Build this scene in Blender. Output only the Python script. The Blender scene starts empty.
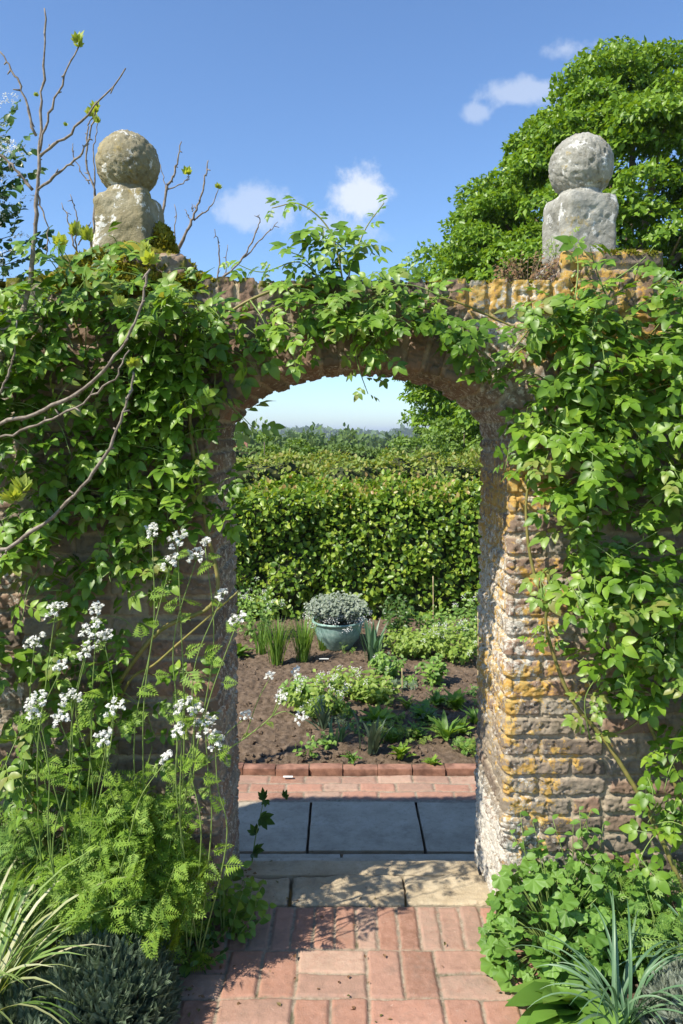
import bpy, math, random
import numpy as np
rng = np.random.default_rng(11); random.seed(5)
C = bpy.context.scene
COL = C.collection
TH = math.radians(5.8); F = 768.0; EYE = 1.7
ct, st = math.cos(TH), math.sin(TH)

def P(px, py, D):
    u = (px-341.5)/F; v = (512-py)/F
    s = D/(ct+v*st)
    return np.array([u*s, D, EYE+(-st+v*ct)*s])
def G(px, py, z=0.0):
    u = (px-341.5)/F; v = (512-py)/F
    s = (z-EYE)/(-st+v*ct)
    return np.array([u*s, (ct+v*st)*s, z])
def nrm(v):
    v = np.asarray(v, float); return v/(np.linalg.norm(v, axis=-1, keepdims=True)+1e-9)
SUN = nrm([-0.76, -0.50, 1.0]); ZB = -.45; BS = 1.265   # ground behind the wall lies lower

# ---------------- noise ----------------
def hsh(*a):
    x = np.zeros(np.broadcast(*a).shape)
    for i, k in enumerate(a): x = x + np.asarray(k, float)*(12.9898, 78.233, 37.719, 93.17)[i]
    v = np.sin(x)*43758.5453
    return v-np.floor(v)
def vn(x, y, z=0.0):
    x, y, z = np.broadcast_arrays(np.asarray(x, float), np.asarray(y, float), np.asarray(z, float))
    xi, yi, zi = np.floor(x), np.floor(y), np.floor(z)
    f = [t*t*(3-2*t) for t in (x-xi, y-yi, z-zi)]
    r = 0
    for a in (0, 1):
        for b in (0, 1):
            for c in (0, 1):
                w = (f[0] if a else 1-f[0])*(f[1] if b else 1-f[1])*(f[2] if c else 1-f[2])
                r = r+w*hsh(xi+a, yi+b, zi+c)
    return r
def fbm(x, y, z=0.0, o=4):
    r = 0; a = 0.5; s = 1
    for i in range(o):
        r = r+a*vn(x*s+i*7.3, y*s+i*3.1, np.asarray(z)*s+i*1.7); a *= .5; s *= 2.03
    return r/(1-.5**o)
def sst(a, b, x):
    t = np.clip((x-a)/(b-a), 0, 1); return t*t*(3-2*t)

# ---------------- mesh helpers ----------------
def raw_mesh(name, V, Fc, smooth=True, attrs=None):
    me = bpy.data.meshes.new(name)
    V = np.asarray(V, np.float32); Fc = np.asarray(Fc, np.int32)
    n, k = Fc.shape
    me.vertices.add(len(V)); me.vertices.foreach_set('co', V.ravel())
    me.loops.add(n*k); me.loops.foreach_set('vertex_index', Fc.ravel())
    me.polygons.add(n)
    me.polygons.foreach_set('loop_start', np.arange(0, n*k, k, dtype=np.int32))
    me.polygons.foreach_set('loop_total', np.full(n, k, np.int32))
    me.polygons.foreach_set('use_smooth', np.full(n, smooth, bool))
    if attrs:
        for an, av in attrs.items():
            at = me.attributes.new(an, 'FLOAT', 'POINT'); at.data.foreach_set('value', np.asarray(av, np.float32).ravel())
    me.update(calc_edges=True)
    return me
def tag(o, label=None, cat=None, group=None, kind=None):
    if label: o['label'] = label
    if cat: o['category'] = cat
    if group: o['group'] = group
    if kind: o['kind'] = kind
    return o
def link(name, V, Fc, mat, parent=None, smooth=True, attrs=None):
    V = np.asarray(V, float)
    if parent is not None: V = V-np.array(world_loc(parent))
    o = bpy.data.objects.new(name, raw_mesh(name, V, Fc, smooth, attrs)); COL.objects.link(o)
    o.data.materials.append(mat)
    if parent is not None: o.parent = parent
    return o
def world_loc(o):
    l = np.array(o.location[:])
    while o.parent: o = o.parent; l = l+np.array(o.location[:])
    return l
def thing(name, label, cat, loc=(0, 0, 0), group=None, kind=None):
    o = bpy.data.objects.new(name, None); COL.objects.link(o); o.location = [float(a) for a in loc]
    o.empty_display_size = .1
    return tag(o, label, cat, group, kind)
class MB:
    def __init__(s): s.V = []; s.F = []; s.n = 0
    def add(s, V, Fc):
        V = np.asarray(V, float).reshape(-1, 3); Fc = np.asarray(Fc, int)
        if Fc.shape[1] == 4: Fc = np.concatenate([Fc[:, [0, 1, 2]], Fc[:, [0, 2, 3]]])
        s.V.append(V); s.F.append(Fc+s.n); s.n += len(V); return s
    def build(s, name, mat, parent=None, smooth=True):
        if not s.V: return None
        return link(name, np.concatenate(s.V), np.concatenate(s.F), mat, parent, smooth)
def smoothline(pts, n=6):
    p = np.asarray(pts, float)
    if len(p) < 3:
        t = np.linspace(0, 1, n+1)[:, None]; return p[0]*(1-t)+p[-1]*t
    q = np.vstack([2*p[0]-p[1], p, 2*p[-1]-p[-2]]); out = []
    for i in range(1, len(q)-2):
        for t in np.linspace(0, 1, n, endpoint=False):
            a, b, c, d = q[i-1], q[i], q[i+1], q[i+2]
            out.append(.5*(2*b+(c-a)*t+(2*a-5*b+4*c-d)*t*t+(3*b-a-3*c+d)*t**3))
    out.append(p[-1]); return np.array(out)
def tube(mb, pts, r0, r1, k=6, wob=0.0):
    p = np.asarray(pts, float); n = len(p)
    d = nrm(np.gradient(p, axis=0))
    ref = np.array([0.3, 1, 0.1]); a = nrm(np.cross(d, ref)); b = np.cross(d, a)
    r = np.linspace(r0, r1, n)*(1+wob*(rng.random(n)-.5))
    an = np.arange(k)/k*2*np.pi
    V = p[:, None, :]+r[:, None, None]*(np.cos(an)[None, :, None]*a[:, None, :]+np.sin(an)[None, :, None]*b[:, None, :])
    Fc = []
    for i in range(n-1):
        for j in range(k):
            Fc.append((i*k+j, i*k+(j+1) % k, (i+1)*k+(j+1) % k, (i+1)*k+j))
    V = np.concatenate([V.reshape(-1, 3), p[:1], p[-1:]])
    Fc = np.array(Fc); mb.add(V, Fc)
    base = mb.n-len(V)
    caps = [(n*k, (j+1) % k, j) for j in range(k)]+[(n*k+1, (n-1)*k+j, (n-1)*k+(j+1) % k) for j in range(k)]
    mb.F.append(np.array(caps)+base)
# leaf templates, axis +Y, normal +Z, length 1
def leaflet(n=4, w=.30, fold=.25, droop=.25, power=.8, wav=0.0):
    V = []; Fc = []
    for i in range(n+1):
        t = i/n; ww = w*max(math.sin(math.pi*t**power), 0.0)**.8 if 0 < i < n else .012
        z = -droop*t*t
        V += [(-ww, t, z+fold*ww+wav*math.sin(i*2.4)), (0, t, z), (ww, t, z+fold*ww-wav*math.sin(i*2.1))]
    for i in range(n):
        a = i*3
        Fc += [(a, a+1, a+4), (a, a+4, a+3), (a+1, a+2, a+5), (a+1, a+5, a+4)]
    return np.array(V), np.array(Fc)
def place(T, off, ang, s, tilt=0.0):
    V, Fc = T; c, sn = math.cos(ang), math.sin(ang)
    W = V*s; W = np.stack([W[:, 0]*c+W[:, 1]*sn, -W[:, 0]*sn+W[:, 1]*c, W[:, 2]+W[:, 1]*0], 1)
    W[:, 2] += tilt*np.linalg.norm(W[:, :2], axis=1)
    return W+np.array(off), Fc
def combine(ps):
    V = []; Fc = []; n = 0
    for v, f in ps: V.append(v); Fc.append(f+n); n += len(v)
    return np.concatenate(V), np.concatenate(Fc)
L1 = leaflet(4, .33, .3, .22)
def rose_leaf():
    l = leaflet(5, .30, .25, .28, .75, .02); ps = [place(l, (0, .55, -.02), 0, .45)]
    for s in (-1, 1):
        ps += [place(l, (0, .50, -.01), s*1.05, .38), place(l, (0, .25, 0), s*1.15, .32)]
    ps.append((np.array([(-.008, 0, 0), (.008, 0, 0), (.006, .56, -.01), (-.006, .56, -.01)]), np.array([(0, 1, 2), (0, 2, 3)])))
    return combine(ps)
ROSE = rose_leaf()
def feather_leaf():
    l = leaflet(2, .125, .15, .1); ps = []
    ps.append((np.array([(-.012, 0, 0), (.012, 0, 0), (.004, 1, -.1), (-.004, 1, -.1)]), np.array([(0, 1, 2), (0, 2, 3)])))
    for i in range(6):
        y = .16+i*.14; L = .50*(1-i/7.5)
        for s in (-1, 1):
            z = -.1*y*y; an = s*.95
            tip = lambda f: (math.sin(an)*L*f, y+math.cos(an)*L*f, z+.04*s*f)
            ps.append(place(l, (0, y, z), an, L*1.0))
            for f, q in ((.35, .42), (.62, .36)):
                for k in (-1, 1): ps.append(place(l, tip(f), an+k*.8, L*q))
    ps.append(place(l, (0, .9, -.1), 0, .18))
    return combine(ps)
FEA = feather_leaf()
def lobed_leaf(nl=5, fold=.08):    # rounded lobed leaf fan with crinkle
    n = nl*6; V = [(0, .12, 0)]
    ang = np.linspace(-2.5, 2.5, n+1)
    for ring, rr in ((0, .5), (1, 1.0)):
        for a in ang:
            lob = 1+.09*math.cos(a*nl*2*math.pi/5.0)+.05*math.cos(a*23)
            r = .52*rr*(lob if ring else 1)*(.82+.18*math.cos(a))
            V.append((r*math.sin(a), .28+r*math.cos(a)*.95, .05*rr*math.cos(a*nl*2*math.pi/5.0+1)+.10*rr*rr*(-.6)+fold*abs(math.sin(a))*rr))
    m = n+1; Fc = []
    V[0] = (0, .2, 0)
    for i in range(n):
        Fc += [(0, 1+i+1, 1+i), (1+i, 1+i+1, 1+m+i+1), (1+i, 1+m+i+1, 1+m+i)]
    return np.array(V), np.array(Fc)
MALL = lobed_leaf()
DIAM = (np.array([(0, 0, 0), (.32, .45, .08), (0, 1, -.1), (-.32, .45, .08)], float), np.array([(0, 1, 2), (0, 2, 3)]))
HEX = (np.array([(0, 0, 0), (.33, .35, .08), (.25, .75, .03), (0, 1, -.1), (-.25, .75, .03), (-.33, .35, .08), (0, .5, -.03)], float),
       np.array([(6, 0, 1), (6, 1, 2), (6, 2, 3), (6, 3, 4), (6, 4, 5), (6, 5, 0)]))
def fig_leaf():
    ps = []
    l = leaflet(3, .24, .3, -.1)
    for a, s in ((0, 1), (.6, .85), (-.6, .85), (1.15, .55), (-1.15, .55)): ps.append(place(l, (0, 0, 0), a, s, .3))
    return combine(ps)
FIGL = fig_leaf()
def scatter(T, pos, d, n, sc):
    V, Fc = T; pos = np.atleast_2d(pos); N = len(pos)
    d = nrm(d); x = nrm(np.cross(d, n)); nn = np.cross(x, d)
    sc = np.broadcast_to(np.asarray(sc, float), (N,))
    W = (V[None, :, 0:1]*x[:, None]+V[None, :, 1:2]*d[:, None]+V[None, :, 2:3]*nn[:, None])*sc[:, None, None]+pos[:, None]
    return W.reshape(-1, 3), (Fc[None]+(np.arange(N)*len(V))[:, None, None]).reshape(-1, Fc.shape[1])
def rv(n, s=1.0): return rng.normal(size=(n, 3))*s

# ---------------- materials ----------------
def nodes(name):
    m = bpy.data.materials.new(name); m.use_nodes = True
    nt = m.node_tree; nt.nodes.clear(); return m, nt
def N(nt, t, **k):
    n = nt.nodes.new(t)
    for a, b in k.items():
        if a == 'i':
            for q, w in b.items(): n.inputs[q].default_value = w
        else: setattr(n, a, b)
    return n
def ramp(nt, fac, stops):
    r = nt.nodes.new('ShaderNodeValToRGB'); e = r.color_ramp.elements
    while len(e) < len(stops): e.new(.5)
    for k, (p, c) in enumerate(stops): e[k].position = p; e[k].color = (*c, 1)
    nt.links.new(fac, r.inputs[0]); return r.outputs[0]
def mixc(nt, f, a, b, mode='MIX'):
    m = N(nt, 'ShaderNodeMix', data_type='RGBA', blend_type=mode)
    for sock, v in ((m.inputs[0], f), (m.inputs[6], a), (m.inputs[7], b)):
        if hasattr(v, 'is_output'): nt.links.new(v, sock)
        else: sock.default_value = v if not isinstance(v, tuple) else (*v, 1)
    return m.outputs[2]
def math_(nt, op, a, b=None, c=None):
    m = N(nt, 'ShaderNodeMath', operation=op)
    for i, v in enumerate((a, b, c)):
        if v is None: continue
        if hasattr(v, 'is_output'): nt.links.new(v, m.inputs[i])
        else: m.inputs[i].default_value = v
    return m.outputs[0]
def noise(nt, scale, detail=5, rough=.6, coord=None, dist=0):
    n = N(nt, 'ShaderNodeTexNoise', i={'Scale': scale, 'Detail': detail, 'Roughness': rough, 'Distortion': dist})
    if coord is None:
        coord = nt.nodes.new('ShaderNodeNewGeometry').outputs['Position']
    nt.links.new(coord, n.inputs['Vector']); return n.outputs['Fac']
def maprange(nt, v, a, b, c=0, d=1):
    m = N(nt, 'ShaderNodeMapRange', interpolation_type='SMOOTHSTEP'); nt.links.new(v, m.inputs[0])
    for i, x in enumerate((a, b, c, d)): m.inputs[i+1].default_value = x
    return m.outputs[0]
def finish(nt, col, rough=.8, bump=None, bstr=.5, bdist=.01, spec=.3, extra=None):
    b = N(nt, 'ShaderNodeBsdfPrincipled', i={'Roughness': rough, 'Specular IOR Level': spec})
    if hasattr(col, 'is_output'): nt.links.new(col, b.inputs['Base Color'])
    else: b.inputs['Base Color'].default_value = (*col, 1)
    if bump is not None:
        bm = N(nt, 'ShaderNodeBump', i={'Strength': bstr, 'Distance': bdist}); nt.links.new(bump, bm.inputs['Height'])
        nt.links.new(bm.outputs[0], b.inputs['Normal'])
    if extra:
        for k, v in extra.items(): b.inputs[k].default_value = v
    o = nt.nodes.new('ShaderNodeOutputMaterial'); nt.links.new(b.outputs[0], o.inputs[0]); return b
def leafmat(name, cols, transl=.35, rough=.42, spec=.45, patch=0, tcol=None):
    m, nt = nodes(name)
    g = nt.nodes.new('ShaderNodeNewGeometry')
    f = g.outputs['Random Per Island']
    if patch:
        nz = noise(nt, patch, 2, .5)
        f = math_(nt, 'ADD', math_(nt, 'MULTIPLY', f, .5), math_(nt, 'MULTIPLY', maprange(nt, nz, .3, .7), .5))
    c = ramp(nt, f, [(i/(len(cols)-1), cc) for i, cc in enumerate(cols)])
    b = N(nt, 'ShaderNodeBsdfPrincipled', i={'Roughness': rough, 'Specular IOR Level': spec}); nt.links.new(c, b.inputs[0])
    t = nt.nodes.new('ShaderNodeBsdfTranslucent')
    tc = mixc(nt, 1.0, c, tcol or (1.35, 1.25, .45), 'MULTIPLY'); nt.links.new(tc, t.inputs[0])
    mx = N(nt, 'ShaderNodeMixShader', i={0: transl}); nt.links.new(b.outputs[0], mx.inputs[1]); nt.links.new(t.outputs[0], mx.inputs[2])
    o = nt.nodes.new('ShaderNodeOutputMaterial'); nt.links.new(mx.outputs[0], o.inputs[0]); return m
def simple(name, c1, c2, sc=20, rough=.8, bstr=.4, bdist=.004, spec=.3):
    m, nt = nodes(name); n = noise(nt, sc)
    finish(nt, mixc(nt, maprange(nt, n, .3, .7), c1, c2), rough, n, bstr, bdist, spec); return m

M = {}
M['rose'] = leafmat('rose_leaf_mat', [(.035, .085, .010), (.08, .17, .014), (.13, .25, .020), (.19, .32, .03), (.29, .41, .05)], .30, .42, .4, patch=9)
M['rose_young'] = leafmat('rose_young_mat', [(.16, .28, .045), (.23, .36, .06), (.26, .27, .07)], .4, .4)
M['feather'] = leafmat('feathery_mat', [(.13, .24, .025), (.20, .34, .035), (.28, .42, .05)], .4, .6)
M['mallow'] = leafmat('mallow_mat', [(.09, .20, .03), (.15, .29, .045), (.20, .36, .07)], .35, .5)
M['bedgreen'] = leafmat('bed_leaf_mat', [(.09, .19, .03), (.16, .29, .05), (.24, .38, .06)], .35, .5)
M['yellowgreen'] = leafmat('yellow_green_mat', [(.15, .26, .035), (.24, .35, .05), (.31, .41, .08)], .4, .5)
M['darkgreen'] = leafmat('dark_leaf_mat', [(.03, .08, .015), (.06, .13, .02), (.09, .18, .03)], .3, .4)
M['silver'] = leafmat('silver_leaf_mat', [(.16, .20, .14), (.24, .28, .21), (.34, .38, .30)], .2, .8, .2, tcol=(1, 1, .8))
M['greygreen'] = leafmat('grey_green_mat', [(.07, .11, .06), (.12, .17, .10), (.18, .23, .15)], .25, .7, .3, tcol=(1, 1, .7))
M['allium'] = leafmat('allium_mat', [(.08, .17, .08), (.13, .24, .12), (.20, .31, .17)], .25, .4, .5, tcol=(1, 1.1, .6))
M['strap'] = leafmat('strap_mat', [(.12, .22, .05), (.22, .33, .09), (.38, .42, .20), (.55, .52, .34)], .3, .45)
M['hedge'] = leafmat('hedge_leaf_mat', [(.07, .15, .018), (.14, .25, .025), (.24, .36, .04), (.36, .44, .06)], .38, .38, .45)
M['hedge_far'] = leafmat('far_hedge_mat', [(.13, .20, .035), (.20, .28, .045), (.28, .35, .06), (.33, .30, .09)], .35, .55)
M['hedge_tip'] = leafmat('hedge_tip_mat', [(.30, .34, .07), (.40, .34, .10), (.42, .24, .10)], .4, .4)
M['tree'] = leafmat('tree_leaf_mat', [(.095, .19, .015), (.155, .275, .02), (.24, .37, .035)], .35, .42, .4)
M['bush'] = leafmat('bush_leaf_mat', [(.10, .18, .03), (.15, .25, .04), (.21, .32, .05)], .35, .5)
M['wood'] = leafmat('far_wood_mat', [(.08, .14, .035), (.12, .19, .05), (.17, .24, .06)], .25, .7, .2, patch=.12)
M['figbud'] = leafmat('bud_leaf_mat', [(.28, .38, .06), (.40, .48, .09), (.5, .55, .14)], .45, .45)
M['moss'] = leafmat('moss_mat', [(.10, .11, .015), (.20, .20, .025), (.30, .28, .04), (.16, .10, .03)], .25, .9, .1, patch=20)
M['white'] = leafmat('white_petal_mat', [(.72, .72, .66), (.80, .80, .76), (.85, .85, .82)], .3, .6, .2, tcol=(1, 1, .95))
M['dead'] = leafmat('dry_weed_mat', [(.16, .09, .05), (.26, .16, .09), (.12, .14, .04)], .2, .8, .1)
M['hcore'] = simple('hedge_shade_core_mat', (.025, .04, .012), (.05, .05, .02), 14)  # very dark green: shade between the hedge leaves put into the core colour
M['bark'] = simple('bark_mat', (.12, .085, .055), (.24, .19, .14), 45, .85, .6, .004)
M['cane'] = simple('rose_cane_mat', (.16, .17, .04), (.27, .22, .07), 30, .5, .2, .002)
M['stem'] = simple('green_stem_mat', (.14, .22, .05), (.22, .30, .08), 30, .5, .1, .002)
M['figbark'] = simple('fig_bark_mat', (.13, .10, .075), (.30, .25, .20), 60, .7, .5, .002)
M['bamboo'] = simple('bamboo_mat', (.45, .34, .17), (.58, .46, .26), 30, .5, .1, .001)
M['plastic'] = simple('label_plastic_mat', (.75, .75, .70), (.82, .82, .78), 30, .5, .1, .001)

def mat_brick(name, wallmode=True):
    m, nt = nodes(name)
    A = lambda n: N(nt, 'ShaderNodeAttribute', attribute_name=n).outputs['Fac']
    rnd, mo = A('rnd'), A('mort')
    if wallmode:
        c = ramp(nt, rnd, [(0, (.12, .10, .08)), (.2, (.21, .155, .11)), (.4, (.27, .165, .11)), (.6, (.22, .19, .145)), (.8, (.32, .255, .18)), (1, (.30, .275, .22))])
    else:
        c = ramp(nt, rnd, [(0, (.25, .135, .09)), (.25, (.35, .185, .125)), (.5, (.41, .22, .155)), (.75, (.31, .21, .155)), (1, (.46, .32, .235))])
    n1 = noise(nt, 38, 8, .7); n2 = noise(nt, 9, 6, .65); n3 = noise(nt, 160, 5, .7)
    c = mixc(nt, maprange(nt, n1, .35, .72, 0, .55), c, (.14, .11, .085) if wallmode else (.46, .27, .20))
    c = mixc(nt, maprange(nt, n2, .5, .75, 0, .4), c, (.40, .30, .21) if wallmode else (.24, .15, .11))
    mc = mixc(nt, maprange(nt, n1, .35, .65), (.40, .33, .23), (.27, .22, .155)) if wallmode else mixc(nt, maprange(nt, n1, .4, .6), (.34, .28, .21), (.22, .18, .13))
    if not wallmode: mc = mixc(nt, maprange(nt, n2, .55, .68, 0, .75), mc, (.07, .075, .035))
    c = mixc(nt, mo, c, mc)
    if wallmode:
        li, ms, wh = A('lich'), A('moss'), A('pale')
        geo = nt.nodes.new('ShaderNodeNewGeometry').outputs['Position']
        a1 = noise(nt, 22, 8, .75, geo, .3)
        v = math_(nt, 'ADD', a1, math_(nt, 'MULTIPLY', li, .40))
        c = mixc(nt, maprange(nt, math_(nt, 'SUBTRACT', v, math_(nt, 'MULTIPLY', math_(nt, 'SUBTRACT', 1.0, n3), .16)), .635, .70, 0, .85), c, ramp(nt, n1, [(.3, (.36, .19, .05)), (.5, (.50, .30, .06)), (.7, (.50, .42, .18))]))
        w1 = noise(nt, 33, 8, .8, geo, .5)
        c = mixc(nt, maprange(nt, math_(nt, 'ADD', w1, math_(nt, 'MULTIPLY', wh, .35)), .68, .76, 0, .9), c, ramp(nt, n3, [(.3, (.42, .39, .32)), (.7, (.66, .63, .56))]))
        g1 = noise(nt, 26, 8, .7, geo)
        c = mixc(nt, maprange(nt, math_(nt, 'ADD', g1, math_(nt, 'MULTIPLY', ms, .45)), .74, .84), c, ramp(nt, n3, [(.35, (.07, .08, .012)), (.65, (.25, .23, .035))]))
    else:
        c = mixc(nt, maprange(nt, noise(nt, 60, 6, .8), .60, .70, 0, .6), c, (.52, .40, .32)); c = mixc(nt, maprange(nt, noise(nt, 16, 8, .75), .52, .66, 0, .6), c, (.30, .17, .12))
        c = mixc(nt, maprange(nt, noise(nt, 5, 5, .7), .50, .70, 0, .6), c, (.20, .15, .115)); c = mixc(nt, maprange(nt, noise(nt, 90, 7, .8), .60, .68, 0, .8), c, (.13, .10, .08))
    finish(nt, c, .88, mixc(nt, .5, n1, n3), .7, .006, .2); return m
M['brick'] = mat_brick('old_wall_brick'); M['pave'] = mat_brick('path_brick', False)
def mat_stone(name, cols, lich=0.0, sc=8):
    m, nt = nodes(name)
    n1 = noise(nt, sc, 8, .7); n2 = noise(nt, sc*5, 6, .7); n3 = noise(nt, sc*1.6+3, 8, .75, None, .4)
    c = ramp(nt, n1, [(.3, cols[0]), (.5, cols[1]), (.7, cols[2])])
    c = mixc(nt, maprange(nt, n2, .5, .75, 0, .45), c, tuple(x*.5 for x in cols[0]))
    if lich:
        c = mixc(nt, maprange(nt, n3, .56, .60, 0, .9), c, (.74, .73, .68))
        o = noise(nt, sc*1.2, 7, .75, None, .2)
        c = mixc(nt, maprange(nt, o, .57, .64, 0, .7), c, (.42, .31, .10))
        d = noise(nt, sc*2.3, 6, .7)
        c = mixc(nt, maprange(nt, d, .60, .68, 0, .75), c, (.13, .12, .08))
    n4 = noise(nt, 150, 6, .75); c = mixc(nt, maprange(nt, n4, .55, .7, 0, .5), c, tuple(x*.45 for x in cols[0]))
    c = mixc(nt, maprange(nt, noise(nt, sc*.45, 6, .7), .5, .66, 0, .5), c, tuple(x*.62 for x in cols[0]))
    finish(nt, c, .9, mixc(nt, .5, n2, n4), .8, .012, .2); return m
M['finial'] = mat_stone('finial_stone', [(.23, .22, .18), (.36, .35, .30), (.50, .49, .43)], 1, 9)
M['finial_olive'] = mat_stone('olive_finial_stone', [(.20, .17, .10), (.29, .25, .15), (.40, .36, .25)], 1, 8)
M['slab'] = mat_stone('paving_stone', [(.36, .31, .235), (.46, .40, .305), (.54, .48, .38)], 0, 6)
M['sand'] = mat_stone('sandstone', [(.38, .30, .19), (.48, .39, .26), (.55, .47, .33)], 0, 7)
def mat_soil():
    m, nt = nodes('soil_mat'); n1 = noise(nt, 25, 8, .75); n2 = noise(nt, 130, 6, .7)
    c = ramp(nt, n1, [(.3, (.085, .060, .040)), (.5, (.15, .108, .074)), (.7, (.23, .172, .125))])
    c = mixc(nt, maprange(nt, n2, .62, .72, 0, .7), c, (.32, .26, .21))
    finish(nt, c, .95, mixc(nt, .5, n1, n2), .9, .02, .1); return m
M['soil'] = mat_soil()
def mat_field():
    m, nt = nodes('field_mat'); n1 = noise(nt, .012, 3, .5); n2 = noise(nt, 6, 6, .7)
    c = ramp(nt, n1, [(.4, (.09, .15, .035)), (.5, (.16, .20, .06)), (.6, (.28, .27, .12))])
    c = mixc(nt, maprange(nt, n2, .4, .7, 0, .4), c, (.07, .10, .03)); finish(nt, c, .95); return m
M['field'] = mat_field()
def mat_verd():
    m, nt = nodes('verdigris_mat'); n1 = noise(nt, 14, 7, .7)
    c = ramp(nt, n1, [(.3, (.10, .17, .15)), (.5, (.24, .38, .34)), (.7, (.42, .56, .51))])
    finish(nt, c, .6, n1, .3, .004, .4, {'Metallic': .15}); return m
M['verd'] = mat_verd()
M['hbrick'] = simple('house_wall_mat', (.35, .15, .10), (.4, .2, .14), 2)
M['hroof'] = simple('house_roof_mat', (.30, .12, .08), (.35, .17, .11), 2)

# ---------------- WALL ----------------
CX, HW, SPR, RISE, Y0, TK, TOP = .064, .492, 1.68, .25, 2.5, .53, 2.185
BE = np.array([-2.2, -1.865, -1.64, -1.3, -1.075, -.74, -.51, -.33, -.11, .222, .335, .56, .675, .90, 1.015, 1.24, 1.355, 1.58, 1.7, 1.92, 2.03, 2.26, 2.4])
BO = np.array([-2.3, -2.0, -1.7, -1.4, -1.1, -.80, -.56, -.45, -.225, .112, .335, .45, .675, .79, 1.015, 1.13, 1.355, 1.47, 1.7, 1.81, 2.03, 2.15, 2.4])
CH = .0685
def brickpat(a, b, seed=0):
    """a along wall, b up -> height, mortar, random"""
    aw = a+(fbm(a*9, b*9, seed+3., 3)-.5)*.014
    bw = b+(fbm(a*5, b*7, seed+9., 3)-.5)*.022+(vn(a*40, b*40, 2.)-.5)*.004
    row = np.floor(bw/CH); fb = bw-row*CH
    even = (row.astype(int) % 2) == 0
    jit = (hsh(row, row*0+seed)-.5)*.03
    aw = aw+np.where(np.abs(a) < .3, 0, jit)
    ie = np.clip(np.searchsorted(BE, aw)-1, 0, len(BE)-2); io = np.clip(np.searchsorted(BO, aw)-1, 0, len(BO)-2)
    lo = np.where(even, BE[ie], BO[io]); hi = np.where(even, BE[ie+1], BO[io+1])
    idx = np.where(even, ie, io+50)
    return brickh(a, b, np.minimum(aw-lo, hi-aw), np.minimum(fb, CH-fb), hsh(idx, row, row*0+seed), seed)
def brickh(a, b, da, db, rnd, seed=0, amp=1.0):
    jw = .0055+.003*vn(a*30, b*30, 5.)
    q = np.minimum(da, db)
    rr = .007; cx_, cy_ = np.clip(rr-(da-jw), 0, None), np.clip(rr-(db-jw), 0, None)
    d = np.minimum(rr-np.hypot(cx_, cy_), q-jw)
    d = d-.007*(fbm(a*48, b*48, 4.+seed, 3)-.40)
    mort = 1-sst(-.001, .0025, d)
    er = hsh(rnd*91.7, rnd*13.1)
    face = .0105+(er-.5)*.009-np.where(er > .78, .007, 0)
    h = face*sst(-.001, .0024, d)+(fbm(a*34, b*50, seed+1., 5)-.5)*.0095*(1-.3*mort)+(fbm(a*100, b*110, seed+2., 3)-.5)*.008-.006*sst(.62, .7, fbm(a*50+9, b*50, seed+6., 3))
    h = h+(fbm(a*8, b*8, seed+12., 3)-.5)*.010
    return h*amp, mort, rnd
def wallattrs(x, y, z):
    r = np.maximum(np.abs(x-CX)-HW, 0)
    right = sst(.3, .5, x)
    top = sst(1.85, 2.15, z)
    li = right*(.55*sst(.40, .05, r)+.28)*(.55+.45*sst(.2, .5, z))+.62*sst(1.7, 1.95, z)*sst(.15, .5, x)+.28*sst(-.3, -.45, x)*sst(.75, .35, z)
    li = li*(.15+1.2*vn(x*6, z*8, 3.))*.85
    li = np.where((y > Y0+.02) & (x > 0), .62*sst(.3, .85, z)*(.75+.5*vn(y*9, z*4, 6.))*(1-.7*sst(1.45, 1.75, z))+.12, li)
    pale = .35*right*sst(.3, .0, r)+.15+.08*(y > Y0+.03)*right+.25*(y > Y0+.03)*(1-right)
    moss = .75*sst(2.08, 2.19, z)*(.3+1.1*vn(x*3+5, z*2, 1.))
    return {'lich': li, 'pale': pale*(.4+1.1*vn(x*6, z*4, 8.)), 'moss': moss}
def gridfaces(ni, nj):
    i, j = np.meshgrid(np.arange(ni-1), np.arange(nj-1), indexing='ij'); a = (i*nj+j).ravel()
    return np.stack([a, a+nj, a+nj+1, a+1], 1)
def compact(V, Fc, attrs):
    u, inv = np.unique(Fc, return_inverse=True)
    return V[u], inv.reshape(Fc.shape), {k: v[u] for k, v in attrs.items()}
wall = thing('garden_wall', 'old lichen covered brick garden wall with an arched doorway', 'wall', (CX, Y0+TK/2, 0))
tt = np.linspace(math.pi, 0, 140)
EP = np.stack([CX+HW*np.cos(tt), SPR+RISE*np.sin(tt)], 1)
def rdist(x, z):
    r = np.abs(x-CX)-HW
    m = z > SPR; out = r.copy()
    if m.any():
        xs, zs = x[m], z[m]; best = np.full(len(xs), 9.)
        for e in EP: best = np.minimum(best, np.hypot(xs-e[0], zs-e[1]))
        ins = ((xs-CX)/HW)**2+((zs-SPR)/RISE)**2 < 1
        out[m] = np.where(ins, -best, best)
    return out
RING = .215
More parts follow.
